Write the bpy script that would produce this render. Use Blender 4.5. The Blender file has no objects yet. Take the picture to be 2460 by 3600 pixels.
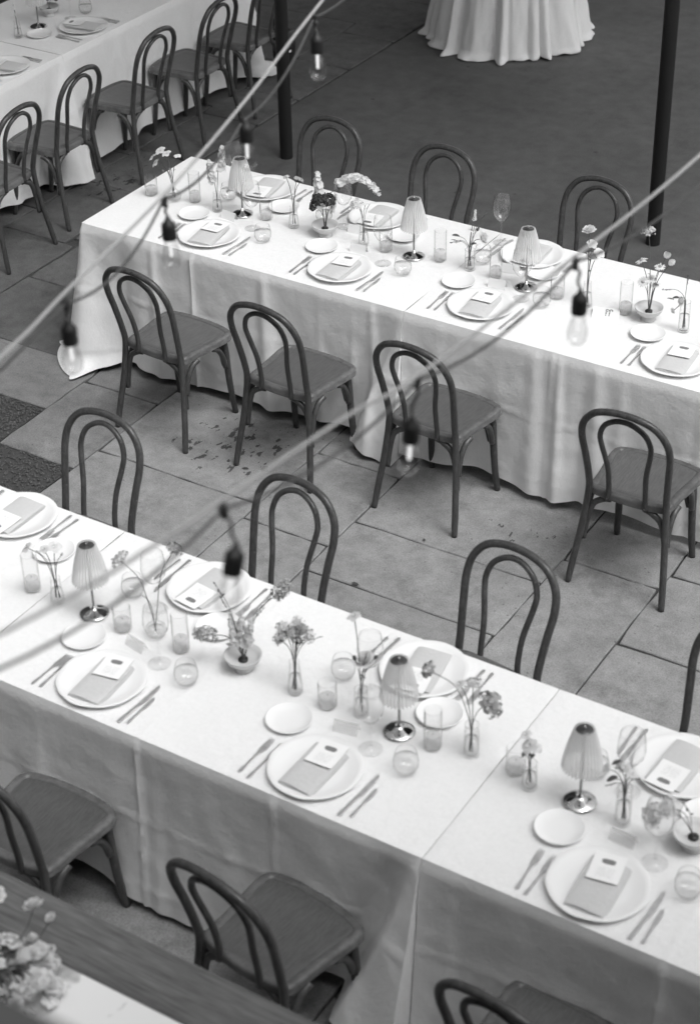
import bpy, math, random
from mathutils import Vector, Matrix, Euler, noise as mnoise

random.seed(7)
S = bpy.context.scene
C = S.collection
PI = math.pi
R = math.radians

# ------------------------------------------------------------------ camera
cam_d = bpy.data.cameras.new('camera')
cam = bpy.data.objects.new('camera', cam_d)
C.objects.link(cam)
S.camera = cam
CAM_H = 4.71
yaw, pitch, roll = R(-32.469), R(34.303), R(-1.193)
fwd = Vector((math.sin(yaw) * math.cos(pitch), math.cos(yaw) * math.cos(pitch), -math.sin(pitch)))
rgt = Vector((math.cos(yaw), -math.sin(yaw), 0))
upv = rgt.cross(fwd)
r2 = rgt * math.cos(roll) + upv * math.sin(roll)
u2 = -rgt * math.sin(roll) + upv * math.cos(roll)
cam.matrix_world = Matrix(((r2.x, u2.x, -fwd.x, 0), (r2.y, u2.y, -fwd.y, 0), (r2.z, u2.z, -fwd.z, CAM_H), (0, 0, 0, 1)))
cam_d.sensor_fit = 'VERTICAL'
cam_d.sensor_height = 36.0
cam_d.lens = 65.62
cam_d.clip_start = 0.05
cam_d.clip_end = 500
cam_d.dof.use_dof = True
cam_d.dof.focus_distance = 8.9
cam_d.dof.aperture_fstop = 3.0
cam_d.dof.aperture_blades = 0

# ------------------------------------------------------------------ light
SUN_EL, SUN_AZ = R(60), R(104)      # azimuth measured from +Y towards +X: high, from the right of the picture
w = bpy.data.worlds.new('World')
S.world = w
w.use_nodes = True
nt = w.node_tree
nt.nodes.clear()
wo = nt.nodes.new('ShaderNodeOutputWorld')
bg = nt.nodes.new('ShaderNodeBackground')
sky = nt.nodes.new('ShaderNodeTexSky')
sky.sky_type = 'NISHITA'
sky.sun_disc = False
sky.sun_elevation = SUN_EL
sky.sun_rotation = SUN_AZ
sky.air_density = 1.0
sky.dust_density = 4.0
bw = nt.nodes.new('ShaderNodeRGBToBW')     # black and white film: the light carries no hue
nt.links.new(sky.outputs[0], bw.inputs[0])
nt.links.new(bw.outputs[0], bg.inputs[0])
bg.inputs[1].default_value = 0.15
nt.links.new(bg.outputs[0], wo.inputs[0])
sun_d = bpy.data.lights.new('sun', 'SUN')
sun_d.energy = 0.65
sun_d.angle = R(30)
sun_d.color = (1, 1, 1)
sun = bpy.data.objects.new('sun', sun_d)
C.objects.link(sun)
sd = Vector((math.sin(SUN_AZ) * math.cos(SUN_EL), math.cos(SUN_AZ) * math.cos(SUN_EL), math.sin(SUN_EL)))
sun.rotation_euler = sd.to_track_quat('Z', 'Y').to_euler()
S.view_settings.view_transform = 'Standard'
S.view_settings.look = 'None'
S.view_settings.exposure = 0.87
S.view_settings.gamma = 1.0
S.render.engine = 'CYCLES'
S.cycles.use_denoising = True
S.cycles.sample_clamp_indirect = 3.0
S.cycles.max_bounces = 8
S.cycles.transparent_max_bounces = 24
S.cycles.caustics_reflective = False
S.cycles.caustics_refractive = False


# ------------------------------------------------------------------ materials
def new_mat(name):
    m = bpy.data.materials.new(name)
    m.use_nodes = True
    t = m.node_tree
    t.nodes.clear()
    o = t.nodes.new('ShaderNodeOutputMaterial')
    return m, t, o


def node(t, kind, **kw):
    n = t.nodes.new(kind)
    for k, v in kw.items():
        setattr(n, k, v)
    return n


def noise(t, vec, scale, detail=4, rough=.55):
    n = node(t, 'ShaderNodeTexNoise')
    n.inputs['Scale'].default_value = scale
    n.inputs['Detail'].default_value = detail
    n.inputs['Roughness'].default_value = rough
    if vec is not None:
        t.links.new(vec, n.inputs['Vector'])
    return n.outputs[0]


def maprange(t, v, a, b, c, d):
    n = node(t, 'ShaderNodeMapRange')
    t.links.new(v, n.inputs[0])
    for i, x in enumerate((a, b, c, d)):
        n.inputs[i + 1].default_value = x
    return n.outputs[0]


def math_n(t, op, a, b=None):
    n = node(t, 'ShaderNodeMath', operation=op)
    for i, x in enumerate((a, b)):
        if x is None:
            continue
        if isinstance(x, (int, float)):
            n.inputs[i].default_value = x
        else:
            t.links.new(x, n.inputs[i])
    return n.outputs[0]


def vscale(t, vec, s):
    n = node(t, 'ShaderNodeVectorMath', operation='MULTIPLY')
    t.links.new(vec, n.inputs[0])
    n.inputs[1].default_value = s
    return n.outputs[0]


def bump(t, h, strength, dist):
    n = node(t, 'ShaderNodeBump')
    n.inputs['Strength'].default_value = strength
    n.inputs['Distance'].default_value = dist
    t.links.new(h, n.inputs['Height'])
    return n.outputs[0]


def princ(t, o, value, rough=.6, metal=0, spec=.5, normal=None):
    b = node(t, 'ShaderNodeBsdfPrincipled')
    if isinstance(value, (int, float)):
        b.inputs['Base Color'].default_value = (value, value, value, 1)
    else:
        t.links.new(value, b.inputs['Base Color'])
    if isinstance(rough, (int, float)):
        b.inputs['Roughness'].default_value = rough
    else:
        t.links.new(rough, b.inputs['Roughness'])
    b.inputs['Metallic'].default_value = metal
    b.inputs['Specular IOR Level'].default_value = spec
    if normal is not None:
        t.links.new(normal, b.inputs['Normal'])
    t.links.new(b.outputs[0], o.inputs[0])
    return b


def objco(t):
    return node(t, 'ShaderNodeTexCoord').outputs['Object']


def mottled(name, v, var=.15, scale=8, rough=.6, bs=0., bscale=60, bd=.002, metal=0, spec=.5, stretch=None, rand=0.):
    m, t, o = new_mat(name)
    co = objco(t)
    if stretch:
        co = vscale(t, co, stretch)
    n = noise(t, co, scale)
    val = maprange(t, n, .25, .75, v * (1 - var), v * (1 + var))
    if rand:
        oi = node(t, 'ShaderNodeObjectInfo').outputs['Random']
        val = math_n(t, 'MULTIPLY', val, maprange(t, oi, 0, 1, 1 - rand, 1 + rand))
    nm = bump(t, noise(t, co, bscale, 6), bs, bd) if bs else None
    princ(t, o, val, rough, metal, spec, nm)
    return m


M = {}


def cloth_mat(name, v):
    m, t, o = new_mat(name)
    co = objco(t)
    a = noise(t, vscale(t, co, (900, 60, 60)), 1, 2)
    b = noise(t, vscale(t, co, (60, 60, 900)), 1, 2)
    c = noise(t, vscale(t, co, (60, 900, 60)), 1, 2)
    wv = math_n(t, 'ADD', math_n(t, 'ADD', a, b), c)
    slub = noise(t, vscale(t, co, (40, 40, 4)), 3, 3)
    val = math_n(t, 'MULTIPLY', maprange(t, wv, 1.1, 1.9, v * .96, v * 1.03), maprange(t, slub, .3, .7, .985, 1.015))
    nm = bump(t, math_n(t, 'ADD', wv, math_n(t, 'MULTIPLY', noise(t, co, 7, 6, .62), 14.0)), .45, .0012)
    p = princ(t, o, val, .92, 0, .2, nm)
    p.inputs['Sheen Weight'].default_value = .15
    return m


M['cloth'] = cloth_mat('white_linen', .80)
M['napkin'] = cloth_mat('grey_linen', .56)
M['ceramic'] = mottled('white_ceramic', .82, .02, 5, .18, .05, 30, .002)
M['stoneware'] = mottled('stoneware', .62, .05, 14, .4, .1, 80, .001)
M['silver'] = mottled('silver_cutlery', .78, .12, 40, .42, metal=.8)
M['chrome'] = mottled('mirror_metal', .62, .04, 5, .07, metal=1)
M['brushed'] = mottled('brushed_metal', .3, .1, 30, .3, metal=1)
M['dark_cap'] = mottled('dark_metal_cap', .10, .1, 20, .35, metal=.6)
M['black'] = mottled('black_rubber', .012, .2, 30, .5)
M['post'] = mottled('dark_painted_post', .008, .2, 12, .5, .1, 40, .001)
M['rope'] = mottled('pale_rope', .36, .15, 200, .7, .3, 300, .002)
M['cord'] = mottled('dark_cord', .07, .1, 60, .5)
M['wall'] = mottled('render_wall', .09, .1, 4, .9, .2, 60, .003)
M['roof'] = mottled('roof_underside', .10, .1, 4, .8)
M['card'] = mottled('card_stock', .82, .01, 9, .8)
M['ink'] = mottled('grey_ink', .10, .2, 200, .9)
M['stem'] = mottled('flower_stem', .09, .25, 60, .6, rand=.2)
M['leaf'] = mottled('pale_leaf', .20, .25, 60, .5, rand=.2)
M['leafd'] = mottled('dark_leaf', .07, .25, 60, .45, rand=.2)
M['twig'] = mottled('twig_brown', .14, .25, 60, .6, rand=.2)
M['pistil'] = mottled('flower_heart', .35, .2, 90, .8)
M['marble_under'] = mottled('counter_panel', .10, .2, 8, .6)
M['table_wood'] = mottled('table_plywood', .25, .15, 10, .6)


def petal_mat(name, v, tr=.45, clear=0.):
    m, t, o = new_mat(name)
    oi = node(t, 'ShaderNodeObjectInfo').outputs['Random']
    n = noise(t, objco(t), 120, 2)
    val = math_n(t, 'MULTIPLY', maprange(t, n, .3, .7, v * .85, min(.9, v * 1.1)), maprange(t, oi, 0, 1, .9, 1.05))
    d = node(t, 'ShaderNodeBsdfDiffuse')
    tl = node(t, 'ShaderNodeBsdfTranslucent')
    mx = node(t, 'ShaderNodeMixShader')
    t.links.new(val, d.inputs[0])
    t.links.new(val, tl.inputs[0])
    mx.inputs[0].default_value = tr
    t.links.new(d.outputs[0], mx.inputs[1])
    t.links.new(tl.outputs[0], mx.inputs[2])
    if clear:
        tp = node(t, 'ShaderNodeBsdfTransparent')
        m2 = node(t, 'ShaderNodeMixShader')
        m2.inputs[0].default_value = clear
        t.links.new(mx.outputs[0], m2.inputs[1])
        t.links.new(tp.outputs[0], m2.inputs[2])
        mx = m2
    t.links.new(mx.outputs[0], o.inputs[0])
    return m


M['petal'] = petal_mat('white_petal', .88)
M['petal_grey'] = petal_mat('grey_petal', .46, .25)
M['petal_mid'] = petal_mat('pale_petal', .74, .3)
M['petal_dark'] = petal_mat('dark_petal', .085, .1)


def shade_mat():
    m, t, o = new_mat('fluted_acrylic_shade')
    tr = node(t, 'ShaderNodeBsdfTransparent')
    tr.inputs[0].default_value = (.97, .97, .97, 1)
    d = node(t, 'ShaderNodeBsdfDiffuse')
    d.inputs[0].default_value = (.93, .93, .93, 1)
    tl = node(t, 'ShaderNodeBsdfTranslucent')
    tl.inputs[0].default_value = (.95, .95, .95, 1)
    gl = node(t, 'ShaderNodeBsdfGlossy')
    gl.inputs['Roughness'].default_value = .15
    lw = node(t, 'ShaderNodeLayerWeight')
    m1 = node(t, 'ShaderNodeMixShader')
    m1.inputs[0].default_value = .55
    t.links.new(d.outputs[0], m1.inputs[1])
    t.links.new(tl.outputs[0], m1.inputs[2])
    m2 = node(t, 'ShaderNodeMixShader')
    t.links.new(maprange(t, lw.outputs['Facing'], 0, .8, .60, .95), m2.inputs[0])
    t.links.new(tr.outputs[0], m2.inputs[1])
    t.links.new(m1.outputs[0], m2.inputs[2])
    m3 = node(t, 'ShaderNodeMixShader')
    m3.inputs[0].default_value = .03
    t.links.new(m2.outputs[0], m3.inputs[1])
    t.links.new(gl.outputs[0], m3.inputs[2])
    t.links.new(m3.outputs[0], o.inputs[0])
    return m


M['shade'] = shade_mat()
M['wax'] = petal_mat('candle_wax', .9, .5, .68)


def glass_mat(name, tint, ior=1.45, rough=.03, extra=0., gain=.5, edge=.5):
    m, t, o = new_mat(name)
    tr = node(t, 'ShaderNodeBsdfTransparent')
    gl = node(t, 'ShaderNodeBsdfGlossy')
    gl.inputs['Roughness'].default_value = rough
    gl.inputs['Color'].default_value = (.95, .95, .95, 1)
    lw = node(t, 'ShaderNodeLayerWeight')
    lw.inputs[0].default_value = .5
    f0 = ((ior - 1) / (ior + 1)) ** 2 + extra
    fac = math_n(t, 'ADD', math_n(t, 'MULTIPLY', math_n(t, 'POWER', lw.outputs['Facing'], 4.0), gain), f0)
    # long path through the wall at the silhouette absorbs more
    t.links.new(maprange(t, math_n(t, 'POWER', lw.outputs['Facing'], 5.0), 0, 1, tint, tint * edge), tr.inputs[0])
    mx = node(t, 'ShaderNodeMixShader')
    t.links.new(fac, mx.inputs[0])
    t.links.new(tr.outputs[0], mx.inputs[1])
    t.links.new(gl.outputs[0], mx.inputs[2])
    t.links.new(mx.outputs[0], o.inputs[0])
    return m


M['glass'] = glass_mat('clear_glass', .992, gain=.45, edge=.72)
M['ribglass'] = glass_mat('ribbed_glass', .985, 1.4, .05, .0, .42, .74)
M['water'] = glass_mat('water', .997, 1.33, .01, .02, .5, .7)
M['bulbglass'] = glass_mat('bulb_glass', .94, 1.5, .05, .05, .8)


def vellum():
    m, t, o = new_mat('vellum_paper')
    tr = node(t, 'ShaderNodeBsdfTransparent')
    d = node(t, 'ShaderNodeBsdfDiffuse')
    d.inputs[0].default_value = (.80, .80, .80, 1)
    mx = node(t, 'ShaderNodeMixShader')
    mx.inputs[0].default_value = .22
    t.links.new(tr.outputs[0], mx.inputs[1])
    t.links.new(d.outputs[0], mx.inputs[2])
    t.links.new(mx.outputs[0], o.inputs[0])
    return m


M['vellum'] = vellum()


def filament():
    m, t, o = new_mat('glowing_filament')
    e = node(t, 'ShaderNodeEmission')
    e.inputs[0].default_value = (1, 1, 1, 1)
    e.inputs[1].default_value = .6
    t.links.new(e.outputs[0], o.inputs[0])
    return m


M['filament'] = filament()


def wood_mat(name, v, var, axis=(60, 4, 60), rough=.5, wear=0., bs=.25):
    m, t, o = new_mat(name)
    co = objco(t)
    g = noise(t, vscale(t, co, axis), 1, 5, .65)
    f = noise(t, vscale(t, co, tuple(a * 4 for a in axis)), 1, 3)
    val = maprange(t, math_n(t, 'ADD', g, math_n(t, 'MULTIPLY', f, .5)), .5, 1.0, v * (1 - var), v * (1 + var))
    oi = node(t, 'ShaderNodeObjectInfo').outputs['Random']
    val = math_n(t, 'MULTIPLY', val, maprange(t, oi, 0, 1, .88, 1.12))
    if wear:
        wn = noise(t, co, 38, 5, .7)
        k = maprange(t, wn, .62, .72, 0, wear)
        pt = node(t, 'ShaderNodeNewGeometry').outputs['Pointiness']
        k = math_n(t, 'ADD', k, math_n(t, 'MULTIPLY', maprange(t, pt, .52, .60, 0, wear * 1.3), maprange(t, noise(t, co, 25, 4), .35, .6, 0, 1)))
        val = math_n(t, 'ADD', val, k)
    nm = bump(t, g, bs, .001)
    princ(t, o, val, rough, 0, .35, nm)
    return m


M['seat'] = wood_mat('seat_wood', .094, .28, (150, 14, 150), .34)
M['rim'] = wood_mat('seat_rim_wood', .088, .25, (30, 30, 60), .5, .10)
M['frame'] = wood_mat('bentwood', .060, .42, (60, 60, 8), .3, .07)
M['plank'] = wood_mat('weathered_wood_edge', .105, .5, (2.5, 45, 60), .55)


def paving_mat(name, tone):
    m, t, o = new_mat(name)
    co = objco(t)
    big = noise(t, co, 1.6, 5, .6)
    mid = noise(t, co, 11, 6, .65)
    fine = noise(t, co, 150, 4, .6)
    v = maprange(t, big, .3, .7, .215 * tone, .29 * tone)
    v = math_n(t, 'MULTIPLY', v, maprange(t, mid, .3, .7, .80, 1.17))
    v = math_n(t, 'MULTIPLY', v, maprange(t, fine, .3, .7, .78, 1.22))
    v = math_n(t, 'MULTIPLY', v, maprange(t, noise(t, co, 48, 3, .7), .62, .72, 1, .68))
    v = math_n(t, 'ADD', v, maprange(t, noise(t, vscale(t, co, (1, 3, 1)), 9, 6, .75), .66, .74, 0, .07))
    oi = node(t, 'ShaderNodeObjectInfo').outputs['Random']
    v = math_n(t, 'MULTIPLY', v, maprange(t, oi, 0, 1, .92, 1.08))
    v = math_n(t, 'MULTIPLY', v, maprange(t, noise(t, co, 4.3, 7, .72), .53, .70, 1, .66))
    # pits
    vo = node(t, 'ShaderNodeTexVoronoi')
    vo.inputs['Scale'].default_value = 26
    t.links.new(co, vo.inputs['Vector'])
    gate = maprange(t, noise(t, co, 3.1, 2), .52, .62, 0, 1)
    pit = math_n(t, 'MULTIPLY', maprange(t, vo.outputs['Distance'], .08, .15, 1, 0), gate)
    v = math_n(t, 'MULTIPLY', v, maprange(t, pit, 0, 1, 1, .55))
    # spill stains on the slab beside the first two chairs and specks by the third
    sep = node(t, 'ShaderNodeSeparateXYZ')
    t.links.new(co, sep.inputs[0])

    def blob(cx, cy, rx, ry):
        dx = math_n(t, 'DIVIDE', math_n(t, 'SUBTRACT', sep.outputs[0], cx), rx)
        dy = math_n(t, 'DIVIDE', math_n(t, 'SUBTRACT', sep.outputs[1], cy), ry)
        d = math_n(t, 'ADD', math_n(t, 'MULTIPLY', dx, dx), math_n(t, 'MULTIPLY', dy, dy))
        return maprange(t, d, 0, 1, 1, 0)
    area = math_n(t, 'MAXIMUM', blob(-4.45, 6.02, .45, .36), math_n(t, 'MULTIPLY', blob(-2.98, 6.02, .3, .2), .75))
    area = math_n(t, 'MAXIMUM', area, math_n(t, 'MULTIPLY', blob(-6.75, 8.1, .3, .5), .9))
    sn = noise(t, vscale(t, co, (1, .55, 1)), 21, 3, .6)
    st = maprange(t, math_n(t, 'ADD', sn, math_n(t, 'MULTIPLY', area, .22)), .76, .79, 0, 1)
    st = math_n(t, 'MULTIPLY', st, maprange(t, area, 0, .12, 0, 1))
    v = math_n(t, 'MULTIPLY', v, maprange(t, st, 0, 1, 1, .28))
    h = math_n(t, 'ADD', math_n(t, 'MULTIPLY', mid, 1.2), math_n(t, 'MULTIPLY', fine, .6))
    h = math_n(t, 'SUBTRACT', h, pit)
    princ(t, o, v, .85, 0, .25, bump(t, h, .5, .003))
    return m


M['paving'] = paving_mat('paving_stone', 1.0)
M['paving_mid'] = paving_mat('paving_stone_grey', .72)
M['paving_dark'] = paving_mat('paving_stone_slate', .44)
M['mortar'] = mottled('joint_soil', .05, .4, 60, .95, .5, 120, .004)
M['gravel'] = mottled('gravel_stone', .10, .35, 30, .9, .5, 150, .003, rand=.2)
M['gravelbed'] = mottled('gravel_bed', .05, .3, 80, .95, .6, 120, .005)


def floor_mat():
    m, t, o = new_mat('dark_resin_floor')
    co = objco(t)
    a = noise(t, co, 1.1, 5, .6)
    b = noise(t, co, 9, 5, .6)
    c = noise(t, co, 130, 3, .6)
    v = maprange(t, a, .3, .7, .092, .118)
    v = math_n(t, 'MULTIPLY', v, maprange(t, b, .3, .7, .84, 1.14))
    v = math_n(t, 'MULTIPLY', v, maprange(t, noise(t, vscale(t, co, (1, .4, 1)), 3.3, 6, .7), .55, .7, 1, .82))
    v = math_n(t, 'MULTIPLY', v, maprange(t, c, .3, .7, .85, 1.15))
    vo = node(t, 'ShaderNodeTexVoronoi')
    vo.inputs['Scale'].default_value = 3.2
    t.links.new(co, vo.inputs['Vector'])
    v = math_n(t, 'MULTIPLY', v, maprange(t, vo.outputs['Distance'], .03, .06, .62, 1))
    princ(t, o, v, .8, 0, .3, bump(t, c, .4, .002))
    return m


M['floor'] = floor_mat()


def marble():
    m, t, o = new_mat('white_marble')
    co = objco(t)
    wv = node(t, 'ShaderNodeTexWave')
    wv.inputs['Scale'].default_value = 1.7
    wv.inputs['Distortion'].default_value = 9
    wv.inputs['Detail'].default_value = 4
    wv.inputs['Detail Scale'].default_value = 1.6
    t.links.new(co, wv.inputs['Vector'])
    v = maprange(t, wv.outputs['Fac'], .0, .10, .34, .74)
    v = math_n(t, 'MAXIMUM', v, maprange(t, noise(t, co, 4), .42, .5, 0, .74))
    princ(t, o, v, .25, 0, .5)
    return m


M['marble'] = marble()


def menu_mat():
    m, t, o = new_mat('printed_menu')
    uv = node(t, 'ShaderNodeTexCoord').outputs['UV']
    sep = node(t, 'ShaderNodeSeparateXYZ')
    t.links.new(uv, sep.inputs[0])
    u, v = sep.outputs[0], sep.outputs[1]
    n = noise(t, uv, 22, 3)
    # printed drawing: a soft-cornered dark shape at the head of the card
    dx = math_n(t, 'DIVIDE', math_n(t, 'ABSOLUTE', math_n(t, 'SUBTRACT', u, .5)), .22)
    dy = math_n(t, 'DIVIDE', math_n(t, 'ABSOLUTE', math_n(t, 'SUBTRACT', v, .72)), .09)
    d = math_n(t, 'ADD', math_n(t, 'POWER', dx, 3.0), math_n(t, 'POWER', dy, 3.0))
    d = math_n(t, 'ADD', d, math_n(t, 'MULTIPLY', math_n(t, 'SUBTRACT', n, .5), 1.6))
    draw = maprange(t, d, .85, 1.05, 1, 0)
    # lines of small type
    ln = math_n(t, 'FRACT', math_n(t, 'MULTIPLY', v, 17))
    line = math_n(t, 'MULTIPLY', maprange(t, ln, .5, .55, 0, 1), maprange(t, v, .50, .52, 1, 0))
    line = math_n(t, 'MULTIPLY', line, maprange(t, v, .1, .12, 0, 1))
    line = math_n(t, 'MULTIPLY', line, maprange(t, math_n(t, 'ABSOLUTE', math_n(t, 'SUBTRACT', u, .5)), .2, .32, 1, 0))
    let = noise(t, vscale(t, uv, (60, 17, 1)), 1, 0)
    line = math_n(t, 'MULTIPLY', line, maprange(t, let, .5, .55, 0, 1))
    ink = math_n(t, 'MAXIMUM', math_n(t, 'MULTIPLY', draw, maprange(t, n, .3, .7, 1.0, .8)), math_n(t, 'MULTIPLY', line, .45))
    val = maprange(t, ink, 0, 1, .84, .12)
    princ(t, o, val, .8, 0, .2)
    return m


M['menu'] = menu_mat()


# ------------------------------------------------------------------ mesh helpers
def cr(pts, n=6):
    P = [Vector(p) for p in pts]
    P = [2 * P[0] - P[1]] + P + [2 * P[-1] - P[-2]]
    out = []
    for i in range(1, len(P) - 2):
        a, b, c, d = P[i - 1:i + 3]
        for k in range(n):
            t = k / n
            out.append(.5 * ((2 * b) + (-a + c) * t + (2 * a - 5 * b + 4 * c - d) * t * t + (-a + 3 * b - 3 * c + d) * t ** 3))
    out.append(P[-2])
    return out


class MB:
    def __init__(self):
        self.v, self.f, self.uv = [], [], {}

    def add(self, vs, fs, mat=None):
        o = len(self.v)
        for p in vs:
            p = Vector(p)
            self.v.append(mat @ p if mat is not None else p)
        self.f += [tuple(i + o for i in q) for q in fs]

    def box(self, c, s, mat=None):
        x, y, z = c
        a, b, d = s[0] / 2, s[1] / 2, s[2] / 2
        vs = [(x + i * a, y + j * b, z + k * d) for k in (-1, 1) for j in (-1, 1) for i in (-1, 1)]
        self.add(vs, [(0, 2, 3, 1), (4, 5, 7, 6), (0, 1, 5, 4), (2, 6, 7, 3), (0, 4, 6, 2), (1, 3, 7, 5)], mat)

    def bbox(self, c, s, r=.004):
        """box with chamfered edges"""
        x, y, z = c
        a, b, d = s[0] / 2, s[1] / 2, s[2] / 2
        rings = [(a - r, b - r, -d), (a, b, -d + r), (a, b, d - r), (a - r, b - r, d)]
        vs = []
        for (p, q, h) in rings:
            k = r if (p == a) else r * .4
            vs += [(x + sx, y + sy, z + h) for sx, sy in ((-p + k, -q), (p - k, -q), (p, -q + k), (p, q - k), (p - k, q), (-p + k, q), (-p, q - k), (-p, -q + k))]
        fs = [tuple(range(7, -1, -1)), tuple(range(24, 32))]
        for i in range(3):
            for j in range(8):
                k = (j + 1) % 8
                fs.append((i * 8 + j, i * 8 + k, (i + 1) * 8 + k, (i + 1) * 8 + j))
        self.add(vs, fs)

    def tube(self, path, rad, seg=8, flat=1.0, caps=True, upref=None):
        P = [Vector(p) for p in path]
        n = len(P)
        rs = rad if isinstance(rad, (list, tuple)) else [rad] * n
        up = None
        vs, fs = [], []
        for i in range(n):
            t = (P[min(i + 1, n - 1)] - P[max(i - 1, 0)]).normalized()
            if up is None:
                ref = Vector(upref) if upref else (Vector((0, 0, 1)) if abs(t.z) < .9 else Vector((1, 0, 0)))
                up = (ref - t * ref.dot(t)).normalized()
            else:
                up = (up - t * up.dot(t)).normalized()
            sd_ = t.cross(up)
            for k in range(seg):
                a = 2 * PI * k / seg
                vs.append(P[i] + up * math.sin(a) * rs[i] * flat + sd_ * math.cos(a) * rs[i])
        for i in range(n - 1):
            for k in range(seg):
                k2 = (k + 1) % seg
                fs.append((i * seg + k, i * seg + k2, (i + 1) * seg + k2, (i + 1) * seg + k))
        if caps:
            fs.append(tuple(range(seg - 1, -1, -1)))
            fs.append(tuple((n - 1) * seg + k for k in range(seg)))
        self.add(vs, fs)

    def lathe(self, prof, seg=24, mat=None, mod=None):
        vs, fs = [], []
        for i, (r, z) in enumerate(prof):
            for k in range(seg):
                a = 2 * PI * k / seg
                rr = r if mod is None else r * mod(a, i, r, z)
                vs.append((rr * math.cos(a), rr * math.sin(a), z))
        for i in range(len(prof) - 1):
            for k in range(seg):
                k2 = (k + 1) % seg
                fs.append((i * seg + k, i * seg + k2, (i + 1) * seg + k2, (i + 1) * seg + k))
        if prof[0][0] > 1e-6:
            pass
        self.add(vs, fs, mat)

    def cap(self, r, z, seg=24, mat=None):
        self.add([(r * math.cos(2 * PI * k / seg), r * math.sin(2 * PI * k / seg), z) for k in range(seg)], [tuple(range(seg))], mat)

    def bar(self, secs, th=.002):
        """flat bar along a row of sections (x, y, z, half width)"""
        vs, fs = [], []
        n = len(secs)
        for i, s in enumerate(secs):
            a = Vector(secs[min(i + 1, n - 1)][:3]) - Vector(secs[max(i - 1, 0)][:3])
            a.z = 0
            a.normalize()
            sx = Vector((a.y, -a.x, 0)) * s[3]
            p = Vector(s[:3])
            vs += [p - sx, p + sx, p + sx + Vector((0, 0, th)), p - sx + Vector((0, 0, th))]
        for i in range(n - 1):
            for k in range(4):
                k2 = (k + 1) % 4
                fs.append((i * 4 + k, i * 4 + k2, i * 4 + 4 + k2, i * 4 + 4 + k))
        fs += [(0, 1, 2, 3), tuple((n - 1) * 4 + k for k in (3, 2, 1, 0))]
        self.add(vs, fs)

    def mesh(self, name, mat, smooth=True, angle=None):
        me = bpy.data.meshes.new(name)
        me.from_pydata([tuple(p) for p in self.v], [], self.f)
        me.materials.append(M[mat] if isinstance(mat, str) else mat)
        if smooth:
            me.polygons.foreach_set('use_smooth', [True] * len(me.polygons))
            if angle:
                me.set_sharp_from_angle(angle=R(angle))
        me.update()
        return me


def link(name, me, parent=None, loc=(0, 0, 0), rot=(0, 0, 0), scale=None):
    o = bpy.data.objects.new(name, me)
    C.objects.link(o)
    o.parent = parent
    o.location = loc
    o.rotation_euler = rot
    if scale is not None:
        o.scale = (scale,) * 3 if isinstance(scale, (int, float)) else scale
    return o


def tag(o, label, cat, group=None):
    o['label'] = label
    o['category'] = cat
    if group:
        o['group'] = group
    return o


def struct(o, label=None):
    o['kind'] = 'structure'
    if label:
        o['label'] = label
    return o


def thing(name, label, cat, loc=(0, 0, 0), rz=0, group=None):
    return tag(link(name, None, None, loc, (0, 0, rz)), label, cat, group)


def place(proto, name, label, cat, loc, rz=0, group=None):
    """proto: list of (part name, mesh, [sub parts]); a single-part proto becomes one mesh object"""
    if len(proto) == 1 and not proto[0][2]:
        return tag(link(name, proto[0][1], None, loc, (0, 0, rz)), label, cat, group)
    t = thing(name, label, cat, loc, rz, group)
    for (pn, me, subs) in proto:
        p = link(pn, me, t)
        for (sn, sm) in subs:
            link(sn, sm, p)
    return t


# ------------------------------------------------------------------ setting: ground, paving, floor
def sheet(name, x0, x1, y0, y1, z, mat):
    b = MB()
    b.add([(x0, y0, z), (x1, y0, z), (x1, y1, z), (x0, y1, z)], [(0, 1, 2, 3)])
    return struct(link(name, b.mesh(name, mat, False)))


sheet('ground', -150, 150, -150, 150, -.08, 'mortar')
pavement = sheet('pavement', -12, 6, -1.5, 7.40, -.014, 'mortar')
pav2 = sheet('path', -12, -6.545, 7.404, 16, -.014, 'mortar')
dfl = MB()
dfl.bbox((-0.77, 17.4, -.04), (11.53, 20.0, .08), .004)
struct(link('dance_floor', dfl.mesh('dance_floor', 'floor', False)))


def slab(x0, x1, y0, y1, parent, rnd, tone='paving'):
    g = .0032
    x0, x1, y0, y1 = x0 + g, x1 - g, y0 + g, y1 - g
    pts = []
    c = .008
    n = 7

    def edge(a, b):
        for i in range(n):
            t = i / n
            j = rnd.gauss(0, .0018) if 0 < i else 0
            dx, dy = b[0] - a[0], b[1] - a[1]
            L = math.hypot(dx, dy)
            pts.append((a[0] + dx * t - dy / L * j, a[1] + dy * t + dx / L * j))
    k = [rnd.uniform(.002, .012) for _ in range(4)]
    edge((x0 + k[0], y0), (x1 - k[1], y0))
    edge((x1, y0 + k[1]), (x1, y1 - k[2]))
    edge((x1 - k[2], y1), (x0 + k[3], y1))
    edge((x0, y1 - k[3]), (x0, y0 + k[0]))
    z = rnd.uniform(-.0015, .0015)
    N = len(pts)
    cx, cy = (x0 + x1) / 2, (y0 + y1) / 2
    b = MB()
    vs = [(p[0] - (.004 if p[0] > cx else -.004), p[1] - (.004 if p[1] > cy else -.004), z) for p in pts]
    vs += [(p[0], p[1], z - .004) for p in pts] + [(p[0], p[1], -.013) for p in pts]
    fs = [tuple(range(N))]
    for r_ in range(2):
        for i in range(N):
            j = (i + 1) % N
            fs.append((r_ * N + i, (r_ + 1) * N + i, (r_ + 1) * N + j, r_ * N + j))
    b.add(vs, fs)
    link('paving_slab', b.mesh('paving_slab', tone, False), parent)


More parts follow.
